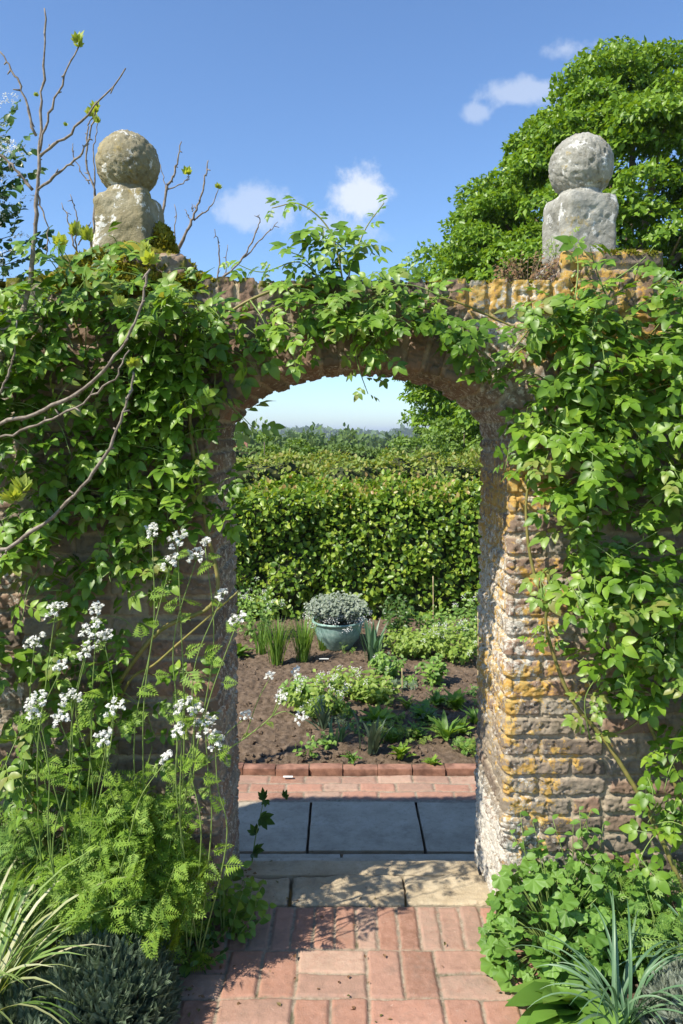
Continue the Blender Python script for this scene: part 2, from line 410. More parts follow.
def face_field(front=True, dx=.0045):
    xs = np.arange(-2.4, 2.5, dx); zs = np.append(np.arange(-.05, TOP, dx), TOP)
    X, Z = [q.ravel() for q in np.meshgrid(xs, zs, indexing='ij')]
    A = np.abs(X-CX)-HW
    h, mo, rn = brickpat(A+np.where(X < CX, 0, .0), Z, 0 if front else 20)
    # upper courses and coping use plain world x (no mirror)
    ZC = TOP-.105
    cop = Z > ZC
    px = X+(fbm(X*6, Z*3, 31., 2)-.5)*.02
    k = np.floor(px/.0665); fa = px-k*.0665; bz = np.minimum(Z-ZC, TOP-Z+.02)
    h2, m2, r2 = brickh(X, Z, np.minimum(fa, .0665-fa), bz, hsh(k, k*0+4), 5)
    h = np.where(cop, h2+.012, h); mo = np.where(cop, m2, mo); rn = np.where(cop, r2, rn)
    Zd = Z+np.where(Z > TOP-.02, (hsh(k, k*0+9)-.5)*.02-.010*m2, 0)
    rec = .10*sst(-1.055, -1.075, X+(vn(Z*14, Z*0, 1)-.5)*.01)       # wall steps back left of the pier
    Y = (Y0-h+rec) if front else (Y0+TK+h)
    R = rdist(X, Z)
    V = np.stack([X, Y, Zd], 1); Fc = gridfaces(len(xs), len(zs))
    if not front: Fc = Fc[:, ::-1]
    keep = (R[Fc] > RING-.02).all(1)
    at = {'rnd': rn, 'mort': mo, **wallattrs(X, Y, Z)}
    fcop = keep & (Z[Fc].mean(1) > ZC)
    fm = keep & ~fcop
    for nm, mk in (('brickwork', fm), ('coping', fcop)):
        v, f, a = compact(V, Fc[mk], at); link(nm, v, f, M['brick'], wall, True, a)
face_field(True); face_field(False, .009)
# strip round the opening: jambs + arch ring, wrapping the corners
def strip():
    ds = .0034
    zj = np.arange(-.05, SPR, ds)
    el = np.hypot(*np.diff(EP, axis=0).T); L = np.concatenate([[0], np.cumsum(el)]); na = int(L[-1]/ds)
    sa = np.linspace(0, L[-1], na); ax = np.interp(sa, L, EP[:, 0]); az = np.interp(sa, L, EP[:, 1])
    an = nrm(np.stack([(ax-CX)/HW**2, (az-SPR)/RISE**2], 1))
    px = np.concatenate([np.full(len(zj), CX-HW), ax, np.full(len(zj), CX+HW)])
    pz = np.concatenate([zj, az, zj[::-1]])
    nx = np.concatenate([np.full(len(zj), -1.), an[:, 0], np.full(len(zj), 1.)]); nz = np.concatenate([zj*0, an[:, 1], zj*0])
    arch = np.concatenate([zj*0, np.ones(na), zj*0]); s_ = np.concatenate([zj*0-1, sa, zj*0-1])
    seg = np.concatenate([zj*0, np.ones(na), zj*0+2])
    # smooth the normal across springing
    rc = .014; pr = []
    for r in np.arange(RING, rc, -ds): pr.append((r, 0, 0, -1, r))
    for q in np.linspace(0, math.pi/2, 5): pr.append((rc-rc*math.sin(q), rc-rc*math.cos(q), -math.sin(q), -math.cos(q), rc*(1-q/1.57)-rc*.3))
    for y in np.arange(rc+ds, TK-rc, ds): pr.append((0, y, -1, 0, -y))
    for q in np.linspace(0, math.pi/2, 5): pr.append((rc-rc*math.cos(q), TK-rc+rc*math.sin(q), -math.cos(q), math.sin(q), -TK))
    for r in np.arange(rc, RING, ds*2): pr.append((r, TK, 0, 1, -TK-r))
    pr = np.array(pr); ni, nj = len(px), len(pr)
    I = np.repeat(np.arange(ni), nj); J = np.tile(np.arange(nj), ni)
    X, Z, NX, NZ, AR, S, SG = px[I], pz[I], nx[I], nz[I], arch[I], s_[I], seg[I]; r, y, nr, ny, a = pr[J].T
    h, mo, rn = brickpat(a, Z+SG*0, 0)
    pw = .066; n = round(L[-1]/pw); pw = L[-1]/n
    sw = S+(fbm(S*7, a*7, 41., 2)-.5)*.012
    k = np.clip(np.floor(sw/pw), 0, n-1); fs = sw-k*pw
    joff = np.where(k % 2 == 0, 0, .105)
    aa = -a+joff; ln = .225; kk = np.floor(aa/ln); fr = aa-kk*ln
    da = np.where(a > 0, np.maximum(RING-a, 0)+.006, np.minimum(fr, ln-fr))
    da = np.where((a <= 0) & (-a < .1), .05, da)
    h2, m2, r2 = brickh(S+3, a, np.minimum(fs, pw-fs), da, hsh(k, np.where(a > -.1, 0, kk)), 7)
    h = np.where(AR > 0, h2+.012*(a > 0), h); mo = np.where(AR > 0, m2, mo); rn = np.where(AR > 0, r2*.55, rn)
    ri = r+nr*h
    V = np.stack([X+NX*ri, Y0+y+ny*h, Z+NZ*ri], 1)
    Fc = gridfaces(ni, nj)[:, ::-1]
    at = {'rnd': rn, 'mort': mo, **wallattrs(V[:, 0], V[:, 1], V[:, 2])}
    af = AR[Fc].mean(1) > .5
    for nm, mk in (('arch_ring', af), ('doorway_jamb', (~af) & (SG[Fc].mean(1) < 1)), ('doorway_jamb', (~af) & (SG[Fc].mean(1) >= 1))):
        v, f, q = compact(V, Fc[mk], at); link(nm, v, f, M['brick'], wall, True, q)
strip()
def block_field(name, x0, x1, y0, y1, z0, z1, parent, seed=3, dx=.006, bond=(.225, .068), jig=.006, mat='brick'):
    """closed box whose five faces carry displaced brick courses"""
    Vs = []; Fs = []; AT = []; n = 0
    def one(ax, fixed, sgn, u0, u1, v0, v1):
        nonlocal n
        us = np.linspace(u0, u1, max(3, int((u1-u0)/dx))); vs = np.linspace(v0, v1, max(3, int((v1-v0)/dx)))
        U, W = [q.ravel() for q in np.meshgrid(us, vs, indexing='ij')]
        row = np.floor((W-v0)/bond[1]+.02) if ax != 2 else np.floor((W-v0)/.11)
        hh = bond[1] if ax != 2 else .11
        fb = (W-v0)-row*hh; uu = U-u0+(row % 2)*bond[0]*.5; k = np.floor(uu/bond[0]); fa = uu-k*bond[0]
        h, mo, rn = brickh(U+seed, W, np.minimum(fa, bond[0]-fa), np.minimum(fb, hh-fb)+.002, hsh(k, row, row*0+seed), seed)
        edge = sst(0, .01, np.minimum(np.minimum(U-u0, u1-U), np.minimum(W-v0, v1-W)))
        h = h*edge
        p = np.zeros((len(U), 3)); oth = [i for i in range(3) if i != ax]
        p[:, ax] = fixed+sgn*h; p[:, oth[0]] = U; p[:, oth[1]] = W
        f = gridfaces(len(us), len(vs))
        if (sgn > 0) == (ax == 1): f = f[:, ::-1]
        Vs.append(p); Fs.append(f+n); n += len(p); AT.append({'rnd': rn, 'mort': mo, **wallattrs(p[:, 0], p[:, 1], p[:, 2])})
    one(1, y0, -1, x0, x1, z0, z1); one(1, y1, 1, x0, x1, z0, z1)
    one(0, x0, -1, y0, y1, z0, z1); one(0, x1, 1, y0, y1, z0, z1); one(2, z1, 1, x0, x1, y0, y1)
    at = {k: np.concatenate([a[k] for a in AT]) for k in AT[0]}
    V = np.concatenate(Vs); V[:, 2] += (fbm(V[:, 0]*12, V[:, 1]*12, 2., 3)-.5)*jig
    return link(name, V, np.concatenate(Fs), M[mat], parent, True, at)
# wall top sheet, end caps
xs = np.arange(-2.4, 2.52, .03); ys = np.linspace(Y0-.008, Y0+TK+.008, 14)
X, Y = [q.ravel() for q in np.meshgrid(xs, ys, indexing='ij')]
Zt = TOP-.008+(fbm(X*20, Y*20, 3., 3)-.5)*.02+.012*np.sin((Y-Y0)/TK*math.pi)
link('wall_top', np.stack([X, Y, Zt], 1), gridfaces(len(xs), len(ys)), M['brick'], wall, True, {'rnd': X*0+.3, 'mort': vn(X*20, Y*20), **wallattrs(X, Y, Zt)})
for xe in (-2.4, 2.49):
    link('wall_end', [(xe, Y0, -.05), (xe, Y0+TK, -.05), (xe, Y0+TK, TOP-.01), (xe, Y0, TOP-.01)], [(0, 1, 2, 3)], M['brick'], wall, False, {k: [.4]*4 for k in ('rnd', 'mort', 'lich', 'moss', 'pale')})
# pier caps under the finials
block_field('pier_cap', .70, 1.02, Y0+.01, Y0+.40, TOP-.03, 2.275, wall, 4)
block_field('pier_cap', -.90, -.50, Y0+.01, Y0+.42, TOP-.03, 2.262, wall, 8)

# ---------------- finials ----------------
def finial(cx, cy, z0, w, hb, rb, rot, label, seed, fm='finial'):
    t = thing('stone_finial', label, 'stone finial', (cx, cy, z0), 'ball finials on the wall piers')
    # block: superellipse-ish weathered cube
    nu, nv = 96, 48; V = []
    U = np.linspace(0, 2*np.pi, nu, endpoint=False); W = np.linspace(-1, 1, nv)
    u, v = [q.ravel() for q in np.meshgrid(U, W, indexing='ij')]
    p = 14.0
    rad = (np.abs(np.cos(u))**p+np.abs(np.sin(u))**p)**(-1/p)
    pr = np.clip((1-np.abs(v)**26), 0, 1)**(1/7.)
    x, y, z = rad*np.cos(u)*pr*w/2, rad*np.sin(u)*pr*w/2, v*hb/2
    # hollow chipped top shoulders
    sh = 1-.08*sst(.6, 1, v)
    x, y = x*sh, y*sh
    nz = (fbm(x*14+seed, y*14, z*14, 5)-.5)*.030+(fbm(x*60, y*60, z*60+seed, 3)-.5)*.007
    rr = np.hypot(x, y)+1e-6; x, y = x*(1+nz/rr), y*(1+nz/rr); z = z+nz*.5*(v > .8)
    c, s = math.cos(rot), math.sin(rot)
    V = np.stack([x*c-y*s+cx, x*s+y*c+cy, z+z0+hb/2], 1)
    f = []
    for i in range(nu):
        for j in range(nv-1):
            a = i*nv+j; b = ((i+1) % nu)*nv+j; f.append((a, b, b+1, a+1))
    mb = MB(); mb.add(V, f)
    mb.F.append(np.array([(nu*nv, ((i+1) % nu)*nv+nv-1, i*nv+nv-1)[::-1] for i in range(nu)]))
    mb.V.append(np.array([[cx, cy, z0+hb]])); mb.n += 1
    mb.build('block', M[fm], t)
    # neck
    th = np.linspace(0, 2*np.pi, 40, endpoint=False); prof = [(rb*.72, 0), (rb*.70, .012), (rb*.60, .03)]
    V = [(cx+r*math.cos(a), cy+r*math.sin(a), z0+hb-.006+zz) for r, zz in prof for a in th]
    f = [(k*40+i, k*40+(i+1) % 40, (k+1)*40+(i+1) % 40, (k+1)*40+i) for k in range(2) for i in range(40)]
    mb = MB(); mb.add(V, f); mb.build('neck', M[fm], t)
    a, b = [q.ravel() for q in np.meshgrid(np.linspace(0, 2*np.pi, 120, endpoint=False), np.linspace(0.0, np.pi, 64), indexing='ij')]
    d = np.stack([np.sin(b)*np.cos(a), np.sin(b)*np.sin(a), np.cos(b)], 1)
    r = rb*(1+(fbm(d[:, 0]*2.2+seed, d[:, 1]*2.2, d[:, 2]*2.2, 3)-.5)*.05)+(fbm(d[:, 0]*9+seed, d[:, 1]*9, d[:, 2]*9, 5)-.5)*.010+(fbm(d[:, 0]*30+seed, d[:, 1]*30, d[:, 2]*30, 3)-.5)*.005-.006*sst(.64, .7, fbm(d[:, 0]*12+seed+4, d[:, 1]*12, d[:, 2]*12, 3))
    ctr = np.array([cx, cy, z0+hb+rb*.94])
    V = ctr+d*r[:, None]; nv = 64
    f = [(i*nv+j, i*nv+j+1, ((i+1) % 120)*nv+j+1, ((i+1) % 120)*nv+j) for i in range(120) for j in range(nv-1)]
    mb = MB(); mb.add(V, f); mb.build('ball', M[fm], t)
finial(P(578.5, 250, 2.66)[0], 2.66, 2.272, .182, .212, .104, math.radians(14), 'pale grey stone ball finial on the right pier in front of the tree', 3)
finial(P(130, 250, 2.66)[0], 2.66, 2.262, .18, .232, .103, math.radians(-8), 'yellowish stone ball finial on the mossy left pier among bare twigs', 9, 'finial_olive')

# ---------------- GROUND ----------------
def sheet(name, x0, x1, y0, y1, z, mat, dx, amp, sc, kind='structure', zf=None):
    xs = np.arange(x0, x1+dx, dx); ys = np.arange(y0, y1+dx, dx)
    X, Y = [q.ravel() for q in np.meshgrid(xs, ys, indexing='ij')]
    Z = z+(fbm(X*sc, Y*sc, 1., 5)-.5)*amp*2
    if zf is not None: Z = Z+zf(X, Y)
    o = link(name, np.stack([X, Y, Z], 1), gridfaces(len(xs), len(ys)), mat); tag(o, kind=kind); return o
yy = np.concatenate([[-60, -10, 0], np.arange(2, 30, 4), np.geomspace(30, 9000, 60)]); xx = np.concatenate([-np.geomspace(9000, 4, 40), [0], np.geomspace(4, 9000, 40)])
X, Y = [q.ravel() for q in np.meshgrid(xx, yy, indexing='ij')]
def terr(Y): return ZB-.12-14*sst(30, 210, Y)-13*sst(500, 3500, Y)
tag(link('ground', np.stack([X, Y, terr(Y)+(sst(100, 900, Y)*(vn(X*.004, Y*.004)-.5)*6)], 1), gridfaces(len(xx), len(yy)), M['field']), kind='structure')
sheet('flower_bed_soil', -4.2, 4.8, 4.70, 9.9, ZB, M['soil'], .013, .022, 9, zf=lambda x, y: .05*(fbm(x*30, y*30, 2., 4)-.5)+.03*sst(4.7, 5.1, y))
sheet('near_soil', -3.2, 3.2, -1.5, 2.62, -.035, M['soil'], .025, .014, 12, zf=lambda x, y: .025*sst(.55, .75, np.abs(x-.02)))
def brick_sheet(name, rects, x0, x1, y0, y1, z, dx=.0045, seed=0, rel=.006):
    xs = np.arange(x0, x1, dx); ys = np.arange(y0, y1, dx)
    X, Y = [q.ravel() for q in np.meshgrid(xs, ys, indexing='ij')]
    D = np.full(len(X), -1.); R = np.zeros(len(X)); T = np.zeros(len(X)); DA = np.zeros(len(X)); DB = np.zeros(len(X))
    Xw = X+(fbm(X*7, Y*7, seed+1., 3)-.5)*.012; Yw = Y+(fbm(X*7, Y*7, seed+5., 3)-.5)*.012
    for k, (a, b, c, d) in enumerate(rects):
        m = (Xw > a) & (Xw < b) & (Yw > c) & (Yw < d)
        if not m.any(): continue
        r = random.random(); R[m] = r
        DA[m] = np.minimum(Xw[m]-a, b-Xw[m]); DB[m] = np.minimum(Yw[m]-c, d-Yw[m]); D[m] = 1
        T[m] = random.uniform(-.003, .003)+(X[m]-(a+b)/2)*random.uniform(-.02, .02)+(Y[m]-(c+d)/2)*random.uniform(-.02, .02)
    da = np.where(D > 0, DA, 0); db = np.where(D > 0, DB, 0)
    q = np.minimum(da, db)-.0022-.0025*vn(X*35, Y*35); q = q-.005*(fbm(X*60, Y*60, 3., 3)-.4)
    mort = 1-sst(-.001, .003, q)
    h = rel*sst(-.001, .007, q)+(T)*(1-mort)+(fbm(X*40, Y*40, seed+2., 4)-.5)*.004+(fbm(X*3, Y*3, seed+7., 2)-.5)*.015
    o = link(name, np.stack([X, Y, z+h], 1), gridfaces(len(xs), len(ys)), M['pave'], None, True, {'rnd': R, 'mort': mort})
    tag(o, kind='structure'); return o
rects = []
bx, bp = -.144, .2245
x = -1.2
while x < 1.2:
    rects.append((x, x+.0735, 2.383, 2.612)); x += .0735
for row in range(6):
    y1 = 2.383-row*bp; y0 = y1-bp
    for c in range(-5, 6):
        x0 = bx+c*bp; x1 = x0+bp
        if (row+c) % 2 == 0: rects += [(x0, x1, y0, y0+bp/2), (x0, x1, y0+bp/2, y1)]
        else: rects += [(x0, x0+bp/2, y0, y1), (x0+bp/2, x1, y0, y1)]
brick_sheet('brick_path', rects, -.62, .66, 1.2, 2.615, .0)
rects = []
for row in range(3):
    for k in range(40):
        x0 = -3.6+k*.225+(row % 2)*.1125; y0 = 4.325+row*.111
        rects.append((x0, x0+.221, y0, y0+.108))
brick_sheet('brick_path', rects, -3.2, 3.6, 4.30, 4.665, ZB+.002, .008, 5)
# kerb of bricks along the bed
k_ = thing('brick_kerb', 'low row of red bricks edging the flower bed', 'kerb', (0, 4.7, ZB))
mbk = MB()
def stone_box(mb, x0, x1, y0, y1, z0, z1, n=.004, seed=0, res=8, rnd_=.012):
    """rounded weathered block: subdivided box displaced by noise"""
    g = np.linspace(-1, 1, res+1); Vs = []; Fs = []; m = 0
    c = np.array([(x0+x1)/2, (y0+y1)/2, (z0+z1)/2]); hs = np.array([x1-x0, y1-y0, z1-z0])/2
    for ax in range(3):
        for s in (-1, 1):
            U, W = [q.ravel() for q in np.meshgrid(g, g, indexing='ij')]
            p = np.zeros((len(U), 3)); p[:, ax] = s; p[:, (ax+1) % 3] = U; p[:, (ax+2) % 3] = W
            q = p*hs; inner = np.clip(q, -(hs-rnd_), hs-rnd_); dv = q-inner
            q = inner+nrm(dv)*np.minimum(np.linalg.norm(dv, axis=1, keepdims=True), rnd_)
            w = q+c; nz = ((fbm(w[:, 0]*14+seed, w[:, 1]*14, w[:, 2]*14, 5)-.5)*2+.6*(fbm(w[:, 0]*70+seed, w[:, 1]*70, w[:, 2]*70, 3)-.5))*n
            q = q+nrm(q/hs)*nz[:, None]
            f = gridfaces(res+1, res+1)
            if s < 0: f = f[:, ::-1]
            mb.add(q+c, f)
x = -3.2
while x < 3.6:
    L = random.uniform(.205, .225); yj = random.uniform(-.012, .012)
    stone_box(mbk, x, x+L-.005, 4.665+yj, 4.745+yj, ZB-.03, ZB+.046+random.uniform(-.012, .010), .006, x, 10, .004); x += L
mbk.build('bricks', simple('kerb_brick_mat', (.13, .065, .045), (.38, .20, .135), 9, .9, .5, .004), k_)
# paving slabs and threshold (each slab its own thing would not be movable: they are the path)
def slabs(name, rects, mat, n=.003, res=14, bot=None):
    mb = MB()
    for i, (a, b, c, d, zt) in enumerate(rects): stone_box(mb, a+.007, b-.007, c+.007, d-.007, (zt-.07 if bot is None else bot), zt, n, i*3.7, 34, .005)
    o = mb.build(name, mat); tag(o, kind='structure')
xj = [G(309, 830, ZB)[0], G(421, 830, ZB)[0]]; Z1 = ZB
slabs('paving_slabs', [(-3.2, -2.1, 3.755, 4.30, Z1+.012), (-2.1, -1.0, 3.755, 4.30, Z1+.014), (-1.0, xj[0], 3.755, 4.30, Z1+.012), (xj[0], xj[1], 3.755, 4.30, Z1+.016), (xj[1], 1.15, 3.755, 4.30, Z1+.011), (1.15, 2.2, 3.755, 4.30, Z1+.013), (2.2, 3.6, 3.755, 4.30, Z1+.012)], M['slab'])
slabs('paving_slabs', [(-3.2+k*.8, -2.4+k*.8, 3.05, 3.75, Z1+.008) for k in range(8)], M['slab'])
sx = [G(282, 858, -.19)[0], G(363, 858, -.19)[0]]
slabs('stone_step', [(-.62, sx[0], 2.925, 3.275, -.19), (sx[0], sx[1], 2.925, 3.275, -.187), (sx[1], .76, 2.925, 3.275, -.192)], M['slab'], .004, 16, bot=ZB-.05)
slabs('threshold_slab', [(-.41, .54, 2.80, 2.915, .008)], M['sand'], .004, 26, bot=ZB)
def rough(name, label, x0, x1, y0, y1, zt, seed, mat='sand'):
    t = MB(); stone_box(t, x0, x1, y0, y1, -.05, zt, .013, seed, 44, .012)
    o = t.build(name, M[mat]); tag(o, label, 'threshold stone', 'rough stones across the doorway')
rough('threshold_stone', 'dark cracked sandstone block at the left end of the doorway step', -.46, G(290, 893)[0]-.004, 2.625, 2.80, .006, 1)
rough('threshold_stone', 'middle sandstone block of the doorway step with leaf shadows', G(290, 893)[0]+.004, G(405, 893)[0]-.004, 2.622, 2.80, .010, 4)
rough('threshold_stone', 'yellowish sandstone block at the right end of the doorway step', G(405, 893)[0]+.004, .62, 2.618, 2.80, .014, 7)
sheet('soil_joint', -3.6, 4.0, 2.5, 4.8, ZB-.03, M['soil'], .05, .004, 12)
block_field('foundation', -2.4, CX-HW-.004, Y0+.01, Y0+TK+.012, ZB-.1, -.03, wall, 11, .012)
block_field('foundation', CX+HW+.004, 2.49, Y0+.01, Y0+TK+.012, ZB-.1, -.03, wall, 12, .012)

# ---------------- PLANTS ----------------
UP = np.array([0, 0, 1.]); OUT = np.array([0, -1., 0])
def leaves_along(pts, sp, T, size, mb, nbias, side=1.0, jit=.35, droop=.2, start=.1):
    p = smoothline(pts, 8); seg = np.linalg.norm(np.diff(p, axis=0), axis=1); L = np.concatenate([[0], np.cumsum(seg)])
    n = max(2, int(L[-1]*(1-start)/sp)); s = np.linspace(L[-1]*start, L[-1], n)
    q = np.stack([np.interp(s, L, p[:, i]) for i in range(3)], 1); d = nrm(np.stack([np.interp(s, L, np.gradient(p, axis=0)[:, i]) for i in range(3)], 1))
    sgn = np.where(np.arange(n) % 2 == 0, 1, -1)[:, None]
    lat = nrm(np.cross(d, nrm(nbias)))*sgn
    ld = nrm(d*.55+lat*side+rv(n, jit)-UP*droop)
    nn = nrm(nbias+rv(n, .35))
    sc = size*rng.uniform(.65, 1.2, n); sc[-1] *= .8
    mb.add(*scatter(T, q, ld, nn, sc))
def inpoly(x, y, poly):
    c = False; j = len(poly)-1
    for i in range(len(poly)):
        if (poly[i][1] > y) != (poly[j][1] > y) and x < (poly[j][0]-poly[i][0])*(y-poly[i][1])/(poly[j][1]-poly[i][1])+poly[i][0]: c = not c
        j = i
    return c
NB = nrm(np.array([-.25, -.55, .75]))
def rose(label, loc, canes, regions, explicit):
    """regions: (poly, nshoots, lenrange, prob func)"""
    t = thing('climbing_rose', label, 'climbing rose', loc, 'climbing roses on the wall')
    cpts = []
    for c, r0, r1 in canes:
        mb = MB(); p = smoothline([P(*q) for q in c], 8); tube(mb, p, r0, r1, 7, .15); mb.build('cane', M['cane'], t); cpts.append(p)
    fo, yo, sh = MB(), MB(), MB()
    cnt = 0
    for poly, ns, lr, Drange in regions:
        xs_ = [q[0] for q in poly]; ys_ = [q[1] for q in poly]; k = 0
        while k < ns:
            x, y = random.uniform(min(xs_), max(xs_)), random.uniform(min(ys_), max(ys_))
            if not inpoly(x, y, poly): continue
            k += 1
            D = random.uniform(*Drange); a = P(x, y, D); L = random.uniform(*lr)
            d = nrm(np.array([random.gauss(0, .8), (-.35-random.random()*.6)*(.25 if -.85 < a[0] < -.3 and a[2] < 2.0 else 1), random.gauss(.25, .6)]))
            if -.85 < a[0] < -.3 and a[2] < 2.0: L *= .8; a[1] = max(a[1], 2.42)
            b = a+d*L*.5; c = b+nrm(d+np.array([random.gauss(0, .2), -.1, -.5]))*L*.5
            bad = False
            for e in (b, c):
                e = e*(2.5/e[1])+np.array([0, 0, EYE])*(1-2.5/e[1])
                if rdist(e[:1], e[2:3])[0] < .04 and e[2] < 1.93: bad = True
            if bad and random.random() < .9: k -= 1 if random.random() < .7 else 0; continue
            cnt += 1; s0 = MB() if cnt < 88 else sh
            tube(s0, smoothline([a, b, c], 4), .0022, .0012, 4)
            if s0 is not sh: s0.build('shoot', M['stem'], t)
            leaves_along([a, b, c], .026, ROSE, .108, yo if random.random() < .17 else fo, NB)
    for pts, sz in explicit:
        q = [P(*w) for w in pts]; s1 = MB(); tube(s1, smoothline(q, 6), .003, .0012, 5); s1.build('shoot', M['stem'], t); leaves_along(q, .024, ROSE, sz, fo if random.random() < .75 else yo, NB, start=.05)
    fo.build('foliage', M['rose'], t); yo.build('young_foliage', M['rose_young'], t)
    if sh.V: tag(sh.build('shoot', M['stem'], t), kind='stuff')
    return t
W = 2.46
rose('climbing rose thickly covering the wall left of the doorway below the mossy pier', P(60, 900, 2.40),
     [([(60, 900, 2.42), (80, 760, 2.44), (150, 640, 2.44), (215, 600, 2.42), (205, 520, 2.44), (190, 420, 2.44), (205, 330, 2.45)], .009, .005),
      ([(60, 900, 2.42), (30, 760, 2.44), (60, 620, 2.44), (120, 500, 2.44), (90, 380, 2.44), (70, 300, 2.45)], .008, .004),
      ([(70, 880, 2.42), (120, 700, 2.44), (160, 660, 2.40), (240, 590, 2.36)], .006, .003)],
     [([(0, 300), (50, 275), (120, 290), (205, 300), (228, 335), (235, 430), (222, 520), (150, 560), (0, 590)], 165, (.10, .26), (2.32, 2.46)),
      ([(60, 255), (130, 240), (200, 270), (190, 290), (70, 290)], 6, (.05, .11), (2.46, 2.62)),
      ([(90, 310), (205, 300), (235, 330), (240, 480), (200, 500), (110, 400)], 20, (.10, .22), (2.36, 2.46)),
      ([(-130, 300), (0, 290), (0, 760), (-130, 760)], 60, (.12, .26), (2.3, 2.46)),
      ([(60, 540), (230, 520), (222, 640), (170, 650), (60, 600)], 11, (.08, .18), (2.34, 2.46)),
      ([(0, 560), (40, 560), (60, 640), (120, 690), (120, 790), (0, 790)], 26, (.10, .22), (2.30, 2.46)),
      ([(120, 640), (215, 610), (225, 720), (150, 790)], 6, (.08, .16), (2.32, 2.44))],
     [([(195, 300, 2.46), (208, 330, 2.45), (215, 370, 2.44), (212, 420, 2.44)], .075), ([(185, 400, 2.46), (198, 450, 2.45), (205, 500, 2.44)], .075)])
rose('climbing rose covering the wall right of the doorway with one thick arching cane', P(690, 900, 2.38),
     [([(690, 905, 2.38), (650, 815, 2.40), (608, 745, 2.42), (572, 700, 2.42), (552, 650, 2.42), (546, 618, 2.40), (556, 600, 2.38), (600, 590, 2.36)], .0085, .004),
      ([(552, 612, 2.44), (536, 580, 2.44), (527, 530, 2.44), (530, 480, 2.44), (560, 420, 2.44)], .006, .004),
      ([(690, 905, 2.40), (680, 800, 2.44), (640, 700, 2.45), (600, 560, 2.45), (590, 420, 2.45), (575, 330, 2.45)], .008, .004),
      ([(700, 640, 2.42), (640, 720, 2.42), (590, 740, 2.42)], .005, .003)],
     [([(515, 335), (560, 310), (683, 290), (700, 640), (640, 650), (560, 600), (520, 480), (505, 400)], 112, (.10, .24), (2.34, 2.46)),
      ([(540, 300), (660, 285), (683, 560), (590, 560), (540, 440)], 22, (.10, .22), (2.36, 2.46)),
      ([(683, 280), (800, 280), (800, 800), (700, 800), (683, 640)], 55, (.12, .24), (2.3, 2.46)),
      ([(560, 600), (683, 640), (683, 680), (590, 650)], 10, (.08, .16), (2.36, 2.46)),
      ([(600, 655), (640, 690), (600, 730), (575, 700)], 6, (.08, .14), (2.36, 2.44)),
      ([(630, 780), (683, 690), (700, 860), (640, 830)], 12, (.08, .16), (2.34, 2.44))],
     [([(560, 330, 2.44), (520, 350, 2.42), (490, 380, 2.38), (480, 360, 2.36)], .085), ([(540, 400, 2.44), (515, 430, 2.42), (505, 470, 2.40)], .08),
      ([(556, 600, 2.38), (610, 560, 2.32), (660, 530, 2.28)], .09), ([(590, 740, 2.42), (585, 700, 2.38), (600, 672, 2.36)], .08), ([(552, 650, 2.42), (545, 625, 2.38), (530, 640, 2.38)], .06),
      ([(640, 720, 2.42), (620, 700, 2.38), (640, 680, 2.34)], .08), ([(575, 300, 2.46), (578, 265, 2.5), (572, 232, 2.5)], .045), ([(600, 290, 2.46), (640, 262, 2.5), (655, 245, 2.5)], .05)])
rose('leafy rose sprays rising from and trailing over the crown of the arch', P(345, 300, 2.47),
     [([(205, 330, 2.46), (250, 300, 2.46), (300, 285, 2.47), (345, 300, 2.46), (400, 300, 2.46), (450, 300, 2.45), (520, 330, 2.45)], .005, .003),
      ([(345, 300, 2.46), (338, 255, 2.5), (326, 225, 2.52), (300, 204, 2.52), (272, 208, 2.52)], .0035, .0015),
      ([(345, 300, 2.46), (352, 262, 2.5), (366, 228, 2.52), (384, 203, 2.52)], .003, .0015)],
     [([(300, 295), (400, 290), (480, 330), (470, 365), (400, 330), (380, 350), (330, 350), (300, 330)], 36, (.07, .16), (2.36, 2.47)),
      ([(255, 330), (300, 300), (310, 340), (265, 370)], 3, (.06, .13), (2.38, 2.47)),
      ([(300, 215), (350, 240), (375, 285), (330, 290), (300, 270)], 10, (.06, .13), (2.44, 2.56)),
      ([(310, 255), (375, 240), (390, 290), (310, 290)], 8, (.06, .13), (2.42, 2.54))],
     [([(338, 255, 2.5), (326, 225, 2.52), (300, 204, 2.52), (272, 208, 2.52)], .07), ([(352, 262, 2.5), (366, 228, 2.52), (384, 203, 2.52)], .06),
      ([(345, 300, 2.46), (352, 330, 2.40), (358, 365, 2.40), (368, 394, 2.40)], .085), ([(350, 310, 2.44), (372, 340, 2.40), (378, 372, 2.42)], .07),
      ([(400, 300, 2.45), (440, 325, 2.38), (470, 345, 2.36), (488, 372, 2.36)], .08), ([(250, 300, 2.46), (262, 318, 2.4), (270, 338, 2.40)], .06),
      ([(300, 285, 2.47), (300, 320, 2.42), (318, 352, 2.40)], .075), ([(330, 290, 2.46), (300, 262, 2.48), (262, 272, 2.5), (232, 262, 2.5)], .07), ([(450, 300, 2.45), (410, 285, 2.46), (370, 292, 2.44)], .07)])

